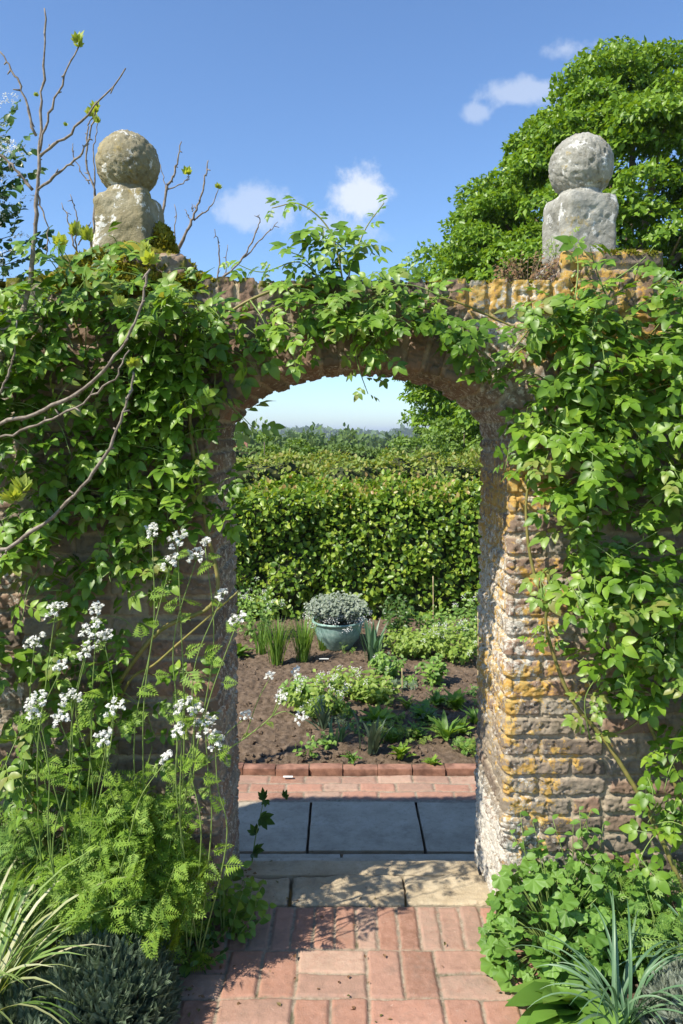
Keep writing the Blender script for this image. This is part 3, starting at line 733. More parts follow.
# moss
def moss(name, label, centers, n, size, mat='moss'):
    mb = MB()
    for (c, r, k) in centers:
        q = nrm(rv(k)); q[:, 2] = np.abs(q[:, 2])*.9-.15
        rad = rng.uniform(.8, 1.0, k)*(1+.35*(fbm(q[:, 0]*2.5+c[0]*9, q[:, 1]*2.5, q[:, 2]*2.5, 3)-.5))
        p = c+q*np.array(r)*rad[:, None]
        mb.add(*scatter(DIAM, p, nrm(q+rv(k, .5)), nrm(q+rv(k, .6)), rng.uniform(.5, 1.9, k)*size))
        # solid cushion below
        a, b = [w.ravel() for w in np.meshgrid(np.linspace(0, 2*np.pi, 25), np.linspace(0, np.pi*.6, 12), indexing='ij')]
        d = np.stack([np.sin(b)*np.cos(a), np.sin(b)*np.sin(a), np.cos(b)], 1)
        V = c+d*np.array(r)*.84*(1+.35*(fbm(d[:, 0]*2.5+c[0]*9, d[:, 1]*2.5, d[:, 2]*2.5, 3)-.5))[:, None]
        mb.add(V, gridfaces(25, 12))
    o = mb.build(name, M[mat]); tag(o, label, 'moss', kind='stuff')
moss('moss', 'thick yellow green moss cushion on the left pier', [(np.array([P(128, 250, 2.6)[0], 2.62, 2.20]), (.25, .16, .15), 9000), (np.array([P(120, 265, 2.55)[0], 2.53, 2.16]), (.24, .09, .10), 6000), (np.array([P(185, 270, 2.55)[0], 2.56, 2.16]), (.13, .10, .07), 3200), (np.array([P(85, 270, 2.6)[0], 2.6, 2.17]), (.2, .14, .08), 2600),
     (np.array([P(158, 215, 2.6)[0], 2.66, 2.30]), (.042, .07, .125), 1600)], 0, .012)
moss('moss', 'thin yellow moss tufts along the wall coping and the right pier', [(np.array([P(x, 280, 2.52)[0], 2.53+random.random()*.05, TOP-.012]), (random.uniform(.03, .06), .05, random.uniform(.015, .028)), 420) for x in (222, 392, 436, 448, 482, 494, 520, 532, 668, 640)] +
     [(np.array([x, 2.53, 2.268]), (.035, .03, .016), 350) for x in (.86, .92, .98)], 0, .008)

# moss hanging leaves on left pier (young sprouts)
def tuftplant(name, label, cat, base, n, h, spread, T, size, mat, stemmat='stem', nleaf=10, lean=0.3, flowers=None, group=None, start=.15, side=1.0, dome=True, nb=None, fsize=.03, stemr=.002, parent=None):
    """upright stems carrying leaves; optional flower heads"""
    t = parent or thing(name, label, cat, base, group)
    fo, sm, fl = MB(), MB(), MB()
    for i in range(n):
        a = random.random()*6.283; rr = math.sqrt(random.random())
        off = np.array([math.cos(a), math.sin(a), 0])*rr*spread
        hh = h*(random.uniform(.75, 1.05))*(1-.45*rr*rr if dome else 1)
        b = np.array(base)+off*.45; e = np.array(base)+off*(1+lean)+UP*hh+np.array([random.gauss(0, .03), random.gauss(0, .03), 0])*h
        m = (b+e)/2+np.array([random.gauss(0, .05), random.gauss(0, .05), .04])*h
        tube(sm, smoothline([b, m, e], 4), stemr, stemr*.5, 4)
        leaves_along([b, m, e], (hh/nleaf), T, size, fo, nb if nb is not None else nrm(np.array([-.3, -.45, .8])), side=side, start=start)
        if flowers and random.random() < flowers: fl = MB(); umbel(fl, e+UP*.01, fsize, n=30); fl.build('flower_head', M['white'], t)
    sm.build('stems', M[stemmat], t); fo.build('foliage', M[mat], t)
    return t
def umbel(mb, c, r, n=110, nrmv=(-.15, -.45, .85), dens=1):
    """flat cluster of tiny five-petalled flowers grouped in umbellets"""
    nv = nrm(np.array(nrmv)+rng.normal(size=3)*.15); x = nrm(np.cross(nv, [0, 1, .2])); y = np.cross(nv, x)
    k = max(4, int(9*dens)); pts = []
    for i in range(k):
        a = i*2.4+random.random(); rr = math.sqrt((i+.4)/k)*r*1.15
        cc = c+x*math.cos(a)*rr+y*math.sin(a)*rr-nv*rr*rr/r*.35
        m = max(3, n//k); q = rv(m, r*.12); pts.append(cc+q)
    p = np.concatenate(pts); m = len(p)
    pr = []
    for a in np.arange(4)*math.pi/2+.4:
        pr.append(place((DIAM[0]*np.array([1.1, 1, .5]), DIAM[1]), (0, 0, 0), a, 1))
    T = combine(pr); mb.add(*scatter(T, p, rv(m)*np.array([1, 1, .3]), nv+rv(m, .35), rng.uniform(.0036, .0060, m)))
def umbellifer(label, base, heads, leafpts, group='white flowering plants against the left wall', leafT=None, lm='feather'):
    t = thing('umbel_plant', label, 'flowering plant', base, group)
    sm, fo = MB(), MB()
    jn = np.array(base)+UP*.35
    for i, (hp, r) in enumerate(heads):
        e = np.array(hp); b = np.array(base)+np.array([random.gauss(0, .03), random.gauss(0, .02), 0])
        m = b*.5+e*.5+np.array([random.gauss(0, .07), random.uniform(-.05, 0), random.uniform(-.02, .08)])
        ln = smoothline([b, m, m*.45+e*.55+np.array([random.gauss(0, .025), 0, 0]), e-UP*.02], 6); tube(sm, ln, .0028, .0014, 5)
        # rays under the head
        for a in np.arange(7)/7*6.283:
            tube(sm, [e-UP*.025, e+np.array([math.cos(a), math.sin(a)*.7, 0])*r*.7], .0009, .0006, 3)
        leaves_along([b, m, e-UP*.05], .13, leafT or FEA, .07, fo, NB, start=.05)
        mb = MB(); umbel(mb, e, r, 130); mb.build('flower_head', M['white'], t)
    sm.build('stems', M['stem'], t); fo.build('foliage', M[lm], t)
def HP(x, y, D, r=.028): return (P(x, y, D), r*.88)
umbellifer('tall white umbels beside the doorway edge above the bare brick', G(175, 930)*[1, 0, 0]+[0, 2.36, 0],
   [HP(152, 528, 2.25, .026), HP(177, 536, 2.25, .034), HP(170, 558, 2.22, .032), HP(196, 553, 2.25, .03), HP(221, 592, 2.25, .022), HP(237, 616, 2.2, .026), HP(205, 540, 2.3, .016)], 0)
umbellifer('white umbel heads over the rose foliage on the far left', np.array([P(60, 930, 2.3)[0], 2.3, 0]),
   [HP(55, 606, 2.2, .034), HP(97, 606, 2.25, .024), HP(34, 638, 2.2, .034), HP(90, 628, 2.2, .04), HP(104, 634, 2.22, .028), HP(86, 648, 2.2, .03), HP(60, 664, 2.2, .022)], 0)
umbellifer('white umbel heads low on the left between the bushy feathery leaves', np.array([P(90, 950, 2.25)[0], 2.25, 0]),
   [HP(36, 697, 2.12, .032), HP(34, 708, 2.12, .028), HP(71, 694, 2.15, .034), HP(60, 716, 2.12, .026), HP(114, 706, 2.15, .032), HP(104, 735, 2.12, .026), HP(165, 755, 2.1, .022)], 0)
umbellifer('white umbel heads in front of the left doorway jamb', np.array([P(190, 940, 2.3)[0], 2.3, 0]),
   [HP(183, 703, 2.2, .032), HP(205, 722, 2.22, .045), HP(215, 738, 2.22, .03), HP(178, 728, 2.2, .022), HP(196, 708, 2.22, .022)], 0)
# stem leaning across the doorway
t = thing('umbel_plant', 'thin plant leaning out across the doorway with a few white umbels', 'flowering plant', np.array([P(150, 880, 2.4)[0], 2.40, 0]), 0)
sm, fo = MB(), MB(); main = [np.array([P(150, 880, 2.4)[0], 2.40, 0]), P(172, 800, 2.38), P(205, 765, 2.38), P(245, 738, 2.38), P(272, 716, 2.38), P(282, 698, 2.38)]
tube(sm, smoothline(main, 6), .0032, .0016, 5); leaves_along(main, .07, FEA, .045, fo, NB, start=.4)
for q, (x, y, rr) in ((2, (246, 714, .018)), (4, (300, 716, .02)), (4, (296, 670, .016)), (3, (270, 674, .015)), (5, (281, 694, .022))):
    e = P(x, y, 2.38); tube(sm, smoothline([main[q], (main[q]+e)/2+UP*.015, e-UP*.012], 4), .0018, .001, 4)
    mb = MB(); umbel(mb, e, rr, 70); mb.build('flower_head', M['white'], t)
sm.build('stems', M['stem'], t); fo.build('foliage', M['feather'], t)

# feathery bright plant
tuftplant('tansy', 'bright green feathery leaved bush beside the left of the path', 'leafy plant', (P(128, 950, 2.26)[0], 2.28, 0), 105, .66, .165, FEA, .075, 'feather', nleaf=20, nb=nrm(np.array([-.3, -.5, .75])), start=.25)
tuftplant('tansy', 'smaller feathery bush against the wall on the far left', 'leafy plant', (P(15, 900, 2.38)[0], 2.38, 0), 30, .60, .16, FEA, .07, 'bedgreen', nleaf=16)
tuftplant('leafy_weed', 'low dark green weeds at the foot of the left jamb', 'weed', (P(222, 895, 2.45)[0], 2.44, 0), 26, .24, .13, L1, .04, 'bedgreen', nleaf=8)
tuftplant('leafy_weed', 'small dark weed patch at the left edge of the brick path', 'weed', (G(190, 945)[0], 2.30, 0), 22, .13, .12, L1, .03, 'darkgreen', nleaf=7)
# weed sprig on the slab
t = thing('leafy_weed', 'single upright weed growing from the shaded paving by the left jamb', 'weed', G(252, 862)+[0, 0, .01])
sm, fo = MB(), MB(); pts = [G(252, 862), P(256, 835, 2.9), P(264, 800, 2.88)]
tube(sm, smoothline(pts, 5), .003, .0015, 5); leaves_along(pts, .05, FIGL, .055, fo, NB, start=.15); leaves_along([pts[2], P(285, 798, 2.85)], .03, FIGL, .05, fo, NB)
sm.build('stem', M['stem'], t); fo.build('foliage', M['darkgreen'], t)
# straps
def strap_leaves(mb, base, n, L, w, ang=(0, 6.283), rise=(.5, .9), drop=1.0, k=9, vee=.3, taper=.9):
    for i in range(n):
        a = random.uniform(*ang); l = L*random.uniform(.65, 1.1); e = random.uniform(*rise)*1.4
        d = np.array([math.cos(a), math.sin(a), 0]); b = np.array(base)+d*random.uniform(0, .03)+np.array([random.gauss(0, .02), random.gauss(0, .02), 0])
        p = []; pos = b.copy(); el = e
        for q in range(k+1):
            p.append(pos.copy()); pos = pos+(d*math.cos(el)+UP*math.sin(el))*l/k; el -= drop*random.uniform(.8, 1.2)*(1.9/k)*(q/k+.25)
        p = np.array(p); side = np.cross(d, UP); tw = random.gauss(0, .3)
        side = nrm(side+UP*tw)
        ww = w*np.array([max(.05, math.sin(math.pi*(.22+.78*(q/k)))**taper) for q in range(k+1)])
        V = np.stack([p-side*ww[:, None]+UP*vee*ww[:, None], p, p+side*ww[:, None]+UP*vee*ww[:, None]], 1).reshape(-1, 3)
        f = []
        for q in range(k):
            c = q*3; f += [(c, c+1, c+4, c+3), (c+1, c+2, c+5, c+4)]
        mb.add(V, f)
def strapplant(name, label, cat, base, n, L, w, mat, group=None, **kw):
    t = thing(name, label, cat, base, group); mb = MB(); strap_leaves(mb, base, n, L, w, **kw); mb.build('foliage', M[mat], t); return t
strapplant('strap_plant', 'striped straw edged strap leaves arching in at the left edge', 'grassy plant', (P(0, 990, 2.0)[0]-.08, 2.0, 0), 60, .62, .0065, 'strap', ang=(-1.2, 1.6), rise=(.65, 1.05), drop=1.2)
strapplant('strap_plant', 'green strap leaves against the wall at the far left', 'grassy plant', (P(10, 900, 2.25)[0], 2.25, 0), 46, .62, .006, 'bedgreen', rise=(.7, 1.08), drop=.9)
def bushlet(name, label, cat, base, r, n, size, mat, T=DIAM, squash=1.0, group=None):
    t = thing(name, label, cat, base, group); mb = MB(); sm = MB()
    q = nrm(rv(n)); q[:, 2] = np.abs(q[:, 2]); rad = rng.uniform(.55, 1., n)**.5
    lump = 1+.3*(fbm(q[:, 0]*3+base[0]*5, q[:, 1]*3, q[:, 2]*3, 3)-.5)
    p = np.array(base)+q*np.array([r, r, r*squash])*(rad*lump)[:, None]
    # each point a little upright sprig: 7 narrow leaflets
    sp = combine([place((leaflet(2, .075, .2, .1)), (0, k*.12, 0), s*.55, .45) for k in range(6) for s in (-1, 1)])
    mb.add(*scatter(sp if T is None else T, p, nrm(q*.7+UP*.6+rv(n, .25)), nrm(q+rv(n, .4)), rng.uniform(.7, 1.2, n)*size))
    for i in range(40):
        e = p[random.randrange(n)]; tube(sm, [np.array(base), e], .0025, .001, 4)
    sm.build('stems', M['bark'], t); mb.build('foliage', M[mat], t); return t
bushlet('lavender_bush', 'grey green lavender mound at the left of the path below the feathery bush', 'shrub', (G(112, 1000)[0], 2.08, 0), .20, 4200, .055, 'greygreen', None, 1.1)
bushlet('lavender_bush', 'dark grey green lavender mound in the bottom left corner', 'shrub', (G(30, 1040)[0], 1.90, 0), .20, 2600, .055, 'greygreen', None, .75)
bushlet('santolina_bush', 'silver grey santolina mound in the bottom right corner', 'shrub', (G(690, 1010)[0]-.01, 2.0, 0), .16, 3200, .045, 'silver', None, 1.15)
# right mallow mound
def mallow(label, base, n, r, h, size, mat='mallow', name='mallow_plant'):
    t = thing(name, label, 'leafy plant', base, None); fo, sm = MB(), MB()
    for i in range(n):
        a = random.random()*6.283; e = random.random()**.7; rad = r*(1-.1*random.random())
        el = math.acos(1-e*.98)
        p = np.array(base)+np.array([math.cos(a)*math.sin(el)*r, math.sin(a)*math.sin(el)*r*.8, h*math.cos(el)])*random.uniform(.7, 1.03)
        p[2] = max(p[2], .03)
        out = nrm(p-np.array(base)); 
        tube(sm, smoothline([np.array(base)+out*.02, (np.array(base)+p)/2+UP*.03, p], 3), .002, .0013, 4)
        d = nrm(out*np.array([1, 1, .1])+rv(1, .5)[0]-UP*.2); nn = nrm(out*.6+np.array([-.2, -.3, .9])+rv(1, .3)[0])
        fo.add(*scatter(MALL, p[None]-d*size*.3, d[None], nn[None], size*random.uniform(.55, 1.25)))
    sm.build('stems', M['stem'], t); fo.build('foliage', M[mat], t)
mallow('bushy mallow mound with rounded lobed leaves at the foot of the right jamb', (P(556, 930, 2.34)[0], 2.34, 0), 300, .245, .36, .064)
mallow('mallow mound behind the grass on the right against the wall', (P(625, 930, 2.36)[0], 2.36, 0), 150, .2, .34, .06)
tuftplant('leafy_weed', 'upright leafy weeds above the mallow by the right wall', 'weed', (P(560, 900, 2.42)[0], 2.42, 0), 16, .52, .16, L1, .035, 'mallow', nleaf=13)
tuftplant('leafy_weed', 'tangle of small leaves at the right edge under the rose', 'weed', (P(670, 930, 2.3)[0], 2.3, 0), 26, .32, .2, FEA, .08, 'bedgreen', nleaf=9)
strapplant('allium_clump', 'arching blue green allium leaves at the right of the path', 'grassy plant', (G(612, 1010)[0], 2.03, 0), 40, .42, .005, 'allium', ang=(0, 6.283), rise=(.75, 1.1), drop=1.45, vee=.8, k=14)
strapplant('allium_clump', 'arching allium leaves by the right edge of the picture', 'grassy plant', (G(690, 960)[0], 2.16, 0), 34, .44, .005, 'allium', rise=(.75, 1.08), drop=1.4, vee=.8, k=14)
def bigleaf(label, base, n, L, ang, mat='mallow', name='broad_leaf_plant', w=.30, rise=(.5, 1.0), group=None, drop=.5):
    t = thing(name, label, 'leafy plant', base, group); mb = MB()
    T = leaflet(8, w, .45, .0, .9, .035)
    for i in range(n):
        a = random.uniform(*ang); e = random.uniform(*rise)
        d = nrm(np.array([math.cos(a)*math.cos(e), math.sin(a)*math.cos(e), math.sin(e)])); nn = nrm(np.cross(np.cross(d, UP), d)+rv(1, .15)[0])
        V, f = T; V = V.copy(); V[:, 2] -= drop*V[:, 1]**2
        mb.add(*scatter((V, f), np.array(base)[None]+rv(1, .01), d[None], nn[None], L*random.uniform(.65, 1.1)))
    mb.build('foliage', M[mat], t); return t
bigleaf('broad wavy leaves low beside the bricks in the bottom right', (G(572, 1005)[0], 2.10, 0), 13, .17, (.8, 5.8), w=.30, rise=(.35, 1.3), drop=.9)
bigleaf('broad low leaves under the alliums at the bottom edge', (G(612, 1030)[0], 1.98, 0), 12, .15, (.8, 5.8), w=.30, rise=(.35, 1.3), drop=.9)

# ---------------- bare fig branches ----------------
def bare(name, label, loc, limbs, buds, twigs=None, cat='tree', blossoms=None):
    t = thing(name, label, cat, loc)
    mb, bd = MB(), MB()
    for pts, r0, r1 in limbs:
        q = [P(*w) for w in pts]; p = smoothline(q, 7)
        p = p+rng.normal(size=p.shape)*.0022
        tube(mb, p, r0*.82, r1*.72, 8, .34)
        for s in range(2, len(p)-1, 2):   # nodes
            if random.random() < .7: 
                c = p[s]; tube(mb, [c, c+nrm(rng.normal(size=3)*[1, .6, 1])*random.choice([.008, .011, .02])], r1*1.0, r1*.5, 5)
    for x, y, D, s in buds:
        c = P(x, y, D)
        for i in range(6):
            d = nrm(np.array([random.gauss(0, .6), random.gauss(0, .5), 1.0])); bd.add(*scatter(FIGL if i < 4 else L1, c[None], d[None], rv(1)+np.array([[0, -1.2, 0]]), s*random.uniform(.6, 1.1)))
    mb.build('branches', M['figbark'], t); bd.build('bud_leaves', M['figbud'], t)
B = 2.30
bare('fig_tree', 'bare grey fig tree with budding tips trained across the wall on the left', P(-40, 900, 2.25),
  [([(-40, 900, 2.25), (-60, 650, 2.25), (-20, 420, 2.28), (15, 330, B), (30, 285, B)], .013, .0095),
   ([(30, 285, B), (36, 215, B), (39, 160, B), (42, 90, B), (46, 8, B)], .0085, .003),
   ([(39, 150, B), (55, 100, B), (78, 45, B)], .0045, .003), ([(40, 155, B), (75, 128, 2.28), (128, 68, 2.25)], .0055, .003),
   ([(36, 190, B), (60, 172, B), (85, 148, B), (95, 110, B)], .005, .003), ([(36, 135, B), (20, 85, B), (0, 52, B)], .005, .003),
   ([(33, 190, B), (12, 165, B), (-10, 145, B)], .006, .004), ([(38, 195, B), (47, 225, B), (47, 255, B)], .003, .002),
   ([(-60, 560, 2.2), (0, 551, 2.18), (60, 510, 2.15), (105, 455, 2.12), (128, 400, 2.12), (134, 372, 2.12)], .008, .004),
   ([(-50, 440, 2.2), (0, 424, 2.18), (60, 402, 2.14), (110, 365, 2.1), (138, 315, 2.1), (149, 268, 2.1)], .008, .004),
   ([(-50, 445, 2.2), (5, 436, 2.17), (60, 415, 2.14), (110, 382, 2.1), (128, 350, 2.1)], .005, .003),
   ([(-20, 420, 2.22), (0, 392, 2.2), (12, 360, 2.2), (17, 320, 2.2)], .005, .003)],
  [(78, 42, B, .035), (79, 46, B, .018), (95, 112, B, .022), (98, 122, B, .02), (134, 366, 2.12, .035), (149, 262, 2.1, .045), (20, 345, 2.2, .035), (15, 500, 2.1, .055), (22, 490, 2.1, .045), (36, 96, B, .012), (66, 126, 2.28, .012), (120, 305, 2.15, .03), (145, 250, 2.1, .03)])
Q = 2.95
bare('bare_shrub', 'bare twiggy shrub with yellow buds behind the left ball finial', (P(150, 430, 3.3)[0], 3.3, 0),
  [([(120, 900, 3.3), (125, 500, 3.3), (100, 300, 3.1), (92, 240, Q)], .02, .010),
   ([(92, 240, Q), (95, 195, Q), (86, 165, Q), (88, 130, Q), (92, 118, Q)], .006, .003), ([(95, 195, Q), (94, 150, Q), (98, 120, Q)], .004, .002), ([(90, 185, Q), (75, 160, Q), (73, 143, Q)], .003, .002),
   ([(120, 300, 3.1), (155, 240, Q), (166, 192, Q), (175, 172, Q), (181, 142, Q)], .009, .003), ([(168, 190, Q), (185, 182, Q), (190, 174, Q)], .003, .002), ([(167, 192, Q), (161, 165, Q)], .003, .0015),
   ([(150, 300, 3.1), (180, 245, Q), (193, 218, Q), (203, 190, Q), (208, 160, Q)], .009, .003), ([(193, 220, Q), (210, 208, Q), (218, 188, Q)], .004, .002), ([(192, 222, Q), (185, 210, Q)], .003, .0015), ([(193, 212, Q), (192, 205, Q)], .003, .0015),
   ([(160, 300, 3.1), (174, 245, Q), (175, 205, Q)], .004, .002), ([(100, 290, 3.1), (76, 250, Q), (70, 225, Q), (62, 203, Q)], .006, .002), ([(76, 250, Q), (77, 215, Q), (70, 195, Q)], .004, .002), ([(78, 245, Q), (92, 222, Q)], .003, .002),
   ([(180, 320, 3.1), (215, 285, Q), (240, 262, Q), (258, 228, Q), (259, 214, Q)], .007, .002), ([(216, 285, Q), (220, 250, Q), (215, 230, Q)], .004, .002), ([(240, 262, Q), (262, 238, Q), (278, 222, Q)], .004, .002), ([(225, 275, Q), (228, 245, Q)], .003, .0015),
   ([(92, 250, Q), (66, 262, Q), (57, 248, Q)], .004, .002)],
  [(92, 116, Q, .035), (98, 122, Q, .03), (187, 174, Q, .03), (218, 188, Q, .022), (95, 108, Q, .03), (60, 245, Q, .05), (75, 235, Q, .05), (88, 240, Q, .05), (100, 228, Q, .03)])
# white blossom shrub behind, far left
t = thing('blossom_tree', 'green tree with white blossom at the upper left edge', 'tree', (P(0, 400, 3.9)[0]-.35, 3.9, 0))
mb, fo, fl = MB(), MB(), MB(); bx0 = P(0, 400, 3.9)[0]-.35
tube(mb, smoothline([(bx0, 3.9, 0), (bx0+.05, 3.9, 1.5), (bx0+.1, 3.9, 2.6), (bx0-.1, 3.9, 3.4)], 5), .05, .015, 8)
for k in range(75):
    x = random.gauss(-30, 30); x = min(x, 18+random.random()*12); y = random.uniform(105, 330)
    if y < 150: x = min(x, 6)
    c = P(x, y, 3.9+random.uniform(-.2, .3)); s = np.array([bx0+.05, 3.9, c[2]-.3])
    tube(mb, smoothline([s, (s+c)/2+UP*.05, c], 3), .006, .002, 4)
    pts = [c-np.array([.1, 0, .06]), c, c+np.array([random.gauss(.05, .05), random.gauss(0, .05), .08])]
    leaves_along(pts, .014, L1, .055, fo, NB, start=0)
    if random.random() < .8:
        for q in range(3): umbel(fl, c+np.array([random.gauss(0, .05), -.08, random.gauss(.04, .04)]), .045, 60)
mb.build('trunk', M['bark'], t); fo.build('foliage', M['darkgreen'], t); fl.build('blossoms', M['white'], t)
# dry weeds on the wall top right
tuftplant('dry_weed', 'reddish dry weed on the wall top beside the right finial', 'weed', (P(528, 285, 2.6)[0], 2.6, TOP-.01), 60, .13, .10, L1, .013, 'dead', 'bark', nleaf=9, stemr=.001)
tuftplant('dry_weed', 'sparse green weed sprig on the pier left of the stone block', 'weed', (P(556, 255, 2.58)[0], 2.56, 2.27), 12, .07, .05, L1, .012, 'yellowgreen', nleaf=6, stemr=.001)

# ---------------- BED BEYOND ----------------
def SG_(x, y): return G(x, y, ZB+.03)
# copper planter
pb = SG_(338, 648); sc = pb[1]*ct+1.7*st
t = thing('copper_planter', 'round verdigris copper planter standing on the bed before the hedge', 'planter', pb)
prof = [(.0, .0), (.12, 0), (.135, .02), (.15, .05), (.19, .10), (.215, .17), (.222, .22), (.225, .245), (.24, .25), (.245, .262), (.238, .272), (.222, .268), (.205, .24), (0, .235)]
n_ = 64; th = np.linspace(0, 2*np.pi, n_, endpoint=False)
V = np.array([(pb[0]+r*math.cos(a), pb[1]+r*math.sin(a), pb[2]+z) for r, z in [(q[0]*1.08, q[1]*1.08) for q in prof] for a in th])
V[:, :2] += ((fbm(V[:, 0]*12, V[:, 1]*12, V[:, 2]*12, 3)-.5)*.008)[:, None]
f = [(k*n_+i, k*n_+(i+1) % n_, (k+1)*n_+(i+1) % n_, (k+1)*n_+i) for k in range(len(prof)-1) for i in range(n_)]
mb = MB(); mb.add(V[:12*n_], f[:11*n_]); mb.build('bowl', M['verd'], t)
mb = MB(); mb.add(V[12*n_:], [(i, (i+1) % n_, n_+(i+1) % n_, n_+i) for i in range(n_)]); mb.build('potting_soil', M['soil'], t)
for s in (-1, 1):
    mb = MB(); a = np.linspace(0, np.pi, 9); tube(mb, [(pb[0]+s*(.24+.035*math.sin(q)), pb[1]+.06*math.cos(q), pb[2]+.22) for q in a], .007, .007, 6); mb.build('handle', M['verd'], t)
pc = pb+UP*.28
tp = tuftplant('silver_plant', 'silver leaved plant with white flowers filling the copper planter', 'potted plant', pc, 150, .28, .26, DIAM, .042, 'silver', nleaf=16, fsize=.03, stemr=.0015)
fl = MB()
for i in range(90):
    a = random.uniform(0, 6.28); r = random.uniform(.14, .34); umbel(fl, pc+np.array([math.cos(a)*r+(.05 if random.random() < .5 else 0), math.sin(a)*r, .02+random.uniform(-.03, .12)]), .032, 40)
fl.build('flowers', M['white'], tp)
# grassy tufts
for (x, y, h, n, lb) in ((277, 664, .36, 110, 'tall green chive tuft left of the copper planter, nearest the jamb'), (303, 661, .36, 110, 'tall green chive tuft between its twin and the copper planter'), (322, 650, .24, 50, 'small green tuft at the left foot of the copper planter'),
                         (262, 655, .26, 40, 'grassy tuft behind the left doorway jamb at the hedge foot')):
    b = SG_(x, y); strapplant('chive_tuft', lb, 'grassy plant', b, n, h*1.25, .0055, 'bedgreen', 'grassy tufts near the planter', rise=(.9, 1.12), drop=.35, k=5)
b = SG_(372, 662); strapplant('iris_clump', 'pale green iris fan right of the copper planter', 'iris', b, 26, .42, .016, 'allium', None, rise=(.85, 1.1), drop=.4, k=6)
b = SG_(371, 752); strapplant('iris_clump', 'short grey green iris fan near the kerb in mid bed', 'iris', b, 22, .30, .015, 'greygreen', None, rise=(.8, 1.1), drop=.5, k=6)
b = SG_(322, 728); strapplant('iris_clump', 'grey green iris leaves below the white flowered phlox', 'iris', b, 18, .23, .012, 'greygreen', None, rise=(.6, 1.1), drop=.6, k=6)
b = SG_(337, 742); strapplant('iris_clump', 'small iris fan just left of the bed middle near the kerb', 'iris', b, 14, .18, .012, 'allium', None, rise=(.6, 1.1), drop=.6, k=6)
fp = [(318, 712, .22, .24, 36, .4, 'yellowgreen', 'yellow green honesty with white flowers at the left of the bed'),
      (352, 695, .17, .22, 24, .2, 'yellowgreen', 'yellow green plant with few white flowers in the bed middle'),
      (376, 700, .14, .17, 30, 0, 'yellowgreen', 'flowerless yellow green plant in the bed middle'),
      (300, 702, .12, .18, 26, .3, 'bedgreen', 'darker green bushy plant left of the honesty'),
      (413, 655, .22, .24, 70, 0, 'yellowgreen', 'wide yellow green mound before the hedge'),
      (455, 660, .24, .30, 60, .4, 'yellowgreen', 'white flowered mound before the hedge near the right jamb'),
      (471, 640, .2, .42, 40, .4, 'bedgreen', 'tall white flowered plant by the right jamb at the hedge'),
      (255, 640, .22, .55, 40, .5, 'bedgreen', 'tall white flowered plant by the left jamb at the hedge'),
      (398, 640, .14, .45, 40, 0, 'darkgreen', 'dark bushy herb just right of the planter against the hedge'),
      (435, 640, .16, .30, 30, 0, 'bedgreen', 'green herb at the hedge foot behind the cane'),
      (388, 676, .12, .20, 24, .1, 'bedgreen', 'airy green seedling below the iris fan'),
      (432, 684, .09, .24, 22, 0, 'bedgreen', 'feathery upright green plant in the right of the bed')]
for i, (x, y, sp, h, n, f_, m, lb) in enumerate(fp):
    tuftplant('bed_plant', lb, 'bed plant', SG_(x, y), n, h*BS*.95, sp*1.1, L1, .05, m, nleaf=9, flowers=f_ or None, fsize=.028, group='leafy plants in the bed')
rs = [(408, 708, .17, 'leafy clump in the bed, farthest of the central row'), (455, 708, .18, 'upright leafy clump near the right jamb, farther one'), (425, 722, .17, 'broad leafy clump in the right half of the bed'), (447, 740, .17, 'bright leafy clump near the kerb at the right'),
      (401, 757, .14, 'low leafy clump next to the kerb in mid bed'), (467, 752, .13, 'low leafy clump in the kerb corner by the right jamb'), (474, 724, .16, 'leafy clump touching the right jamb, middle one'), (378, 726, .15, 'broad pale leafed clump left of the bed middle'),
      (352, 762, .10, 'tiny dark green clump touching the kerb'), (340, 712, .12, 'small leafy clump under the yellow green plants'), (432, 765, .08, 'small sprout at the kerb edge, right half'), (436, 706, .12, 'little clump between the two upright ones'), (392, 742, .13, 'small dark leafy clump behind the kerb in mid bed'),
      (462, 733, .12, 'dense green clump between the bright one and the jamb'), (417, 738, .12, 'narrow leafed clump in the right half near the kerb')]
for i, (x, y, L, lb) in enumerate(rs):
    bigleaf(lb, SG_(x, y), 16+(i*7) % 17, L*(.72+.1*(i % 4)), (0, 6.283), ('bedgreen', 'feather', 'mallow')[i % 3], 'leafy_clump', (.12, .2, .16)[i % 3], (.7, 1.45), 'leafy clumps in the bed')
for i in range(26):
    x, y = random.uniform(-2.4, 2.9), random.uniform(5.0, 8.3)
    px = 341.5+F*x/y
    if 236 < px < 484: continue
    bigleaf('leafy clump in the bed hidden beside the doorway wall', (x, y, ZB+.03), 18, .2, (0, 6.283), 'bedgreen', 'leafy_clump', .17, (.4, 1.2), 'leafy clumps in the bed')
for i in range(34):
    x, y = random.uniform(300, 480), random.uniform(645, 762)
    if x < 330 and y < 690: continue
    tuftplant('bed_seedling', 'scattered weed seedling growing in the open soil of the bed', 'seedling', SG_(x, y), random.randint(4, 12), random.uniform(.05, .16), random.uniform(.04, .12), random.choice([L1, DIAM, FEA]), random.uniform(.03, .05), random.choice(['bedgreen', 'mallow', 'yellowgreen', 'greygreen']), nleaf=5, group='seedlings in the bed')
def litter(name, label, cat, n, fn, T, size, mat):
    mb = MB(); p = np.array([fn() for _ in range(n)])
    mb.add(*scatter(T, p, rv(n)*np.array([1, 1, .2]), UP+rv(n, .35), size*rng.uniform(.4, 1.3, n))); o = mb.build(name, M[mat], None, False); tag(o, label, cat, kind='stuff')
OCT = (np.array([(0, 0, 0), (.5, .5, 0), (0, 1, 0), (-.5, .5, 0), (0, .5, .4), (.05, .45, -.4)], float), np.array([(0, 1, 4), (1, 2, 4), (2, 3, 4), (3, 0, 4), (1, 0, 5), (2, 1, 5), (3, 2, 5), (0, 3, 5)]))
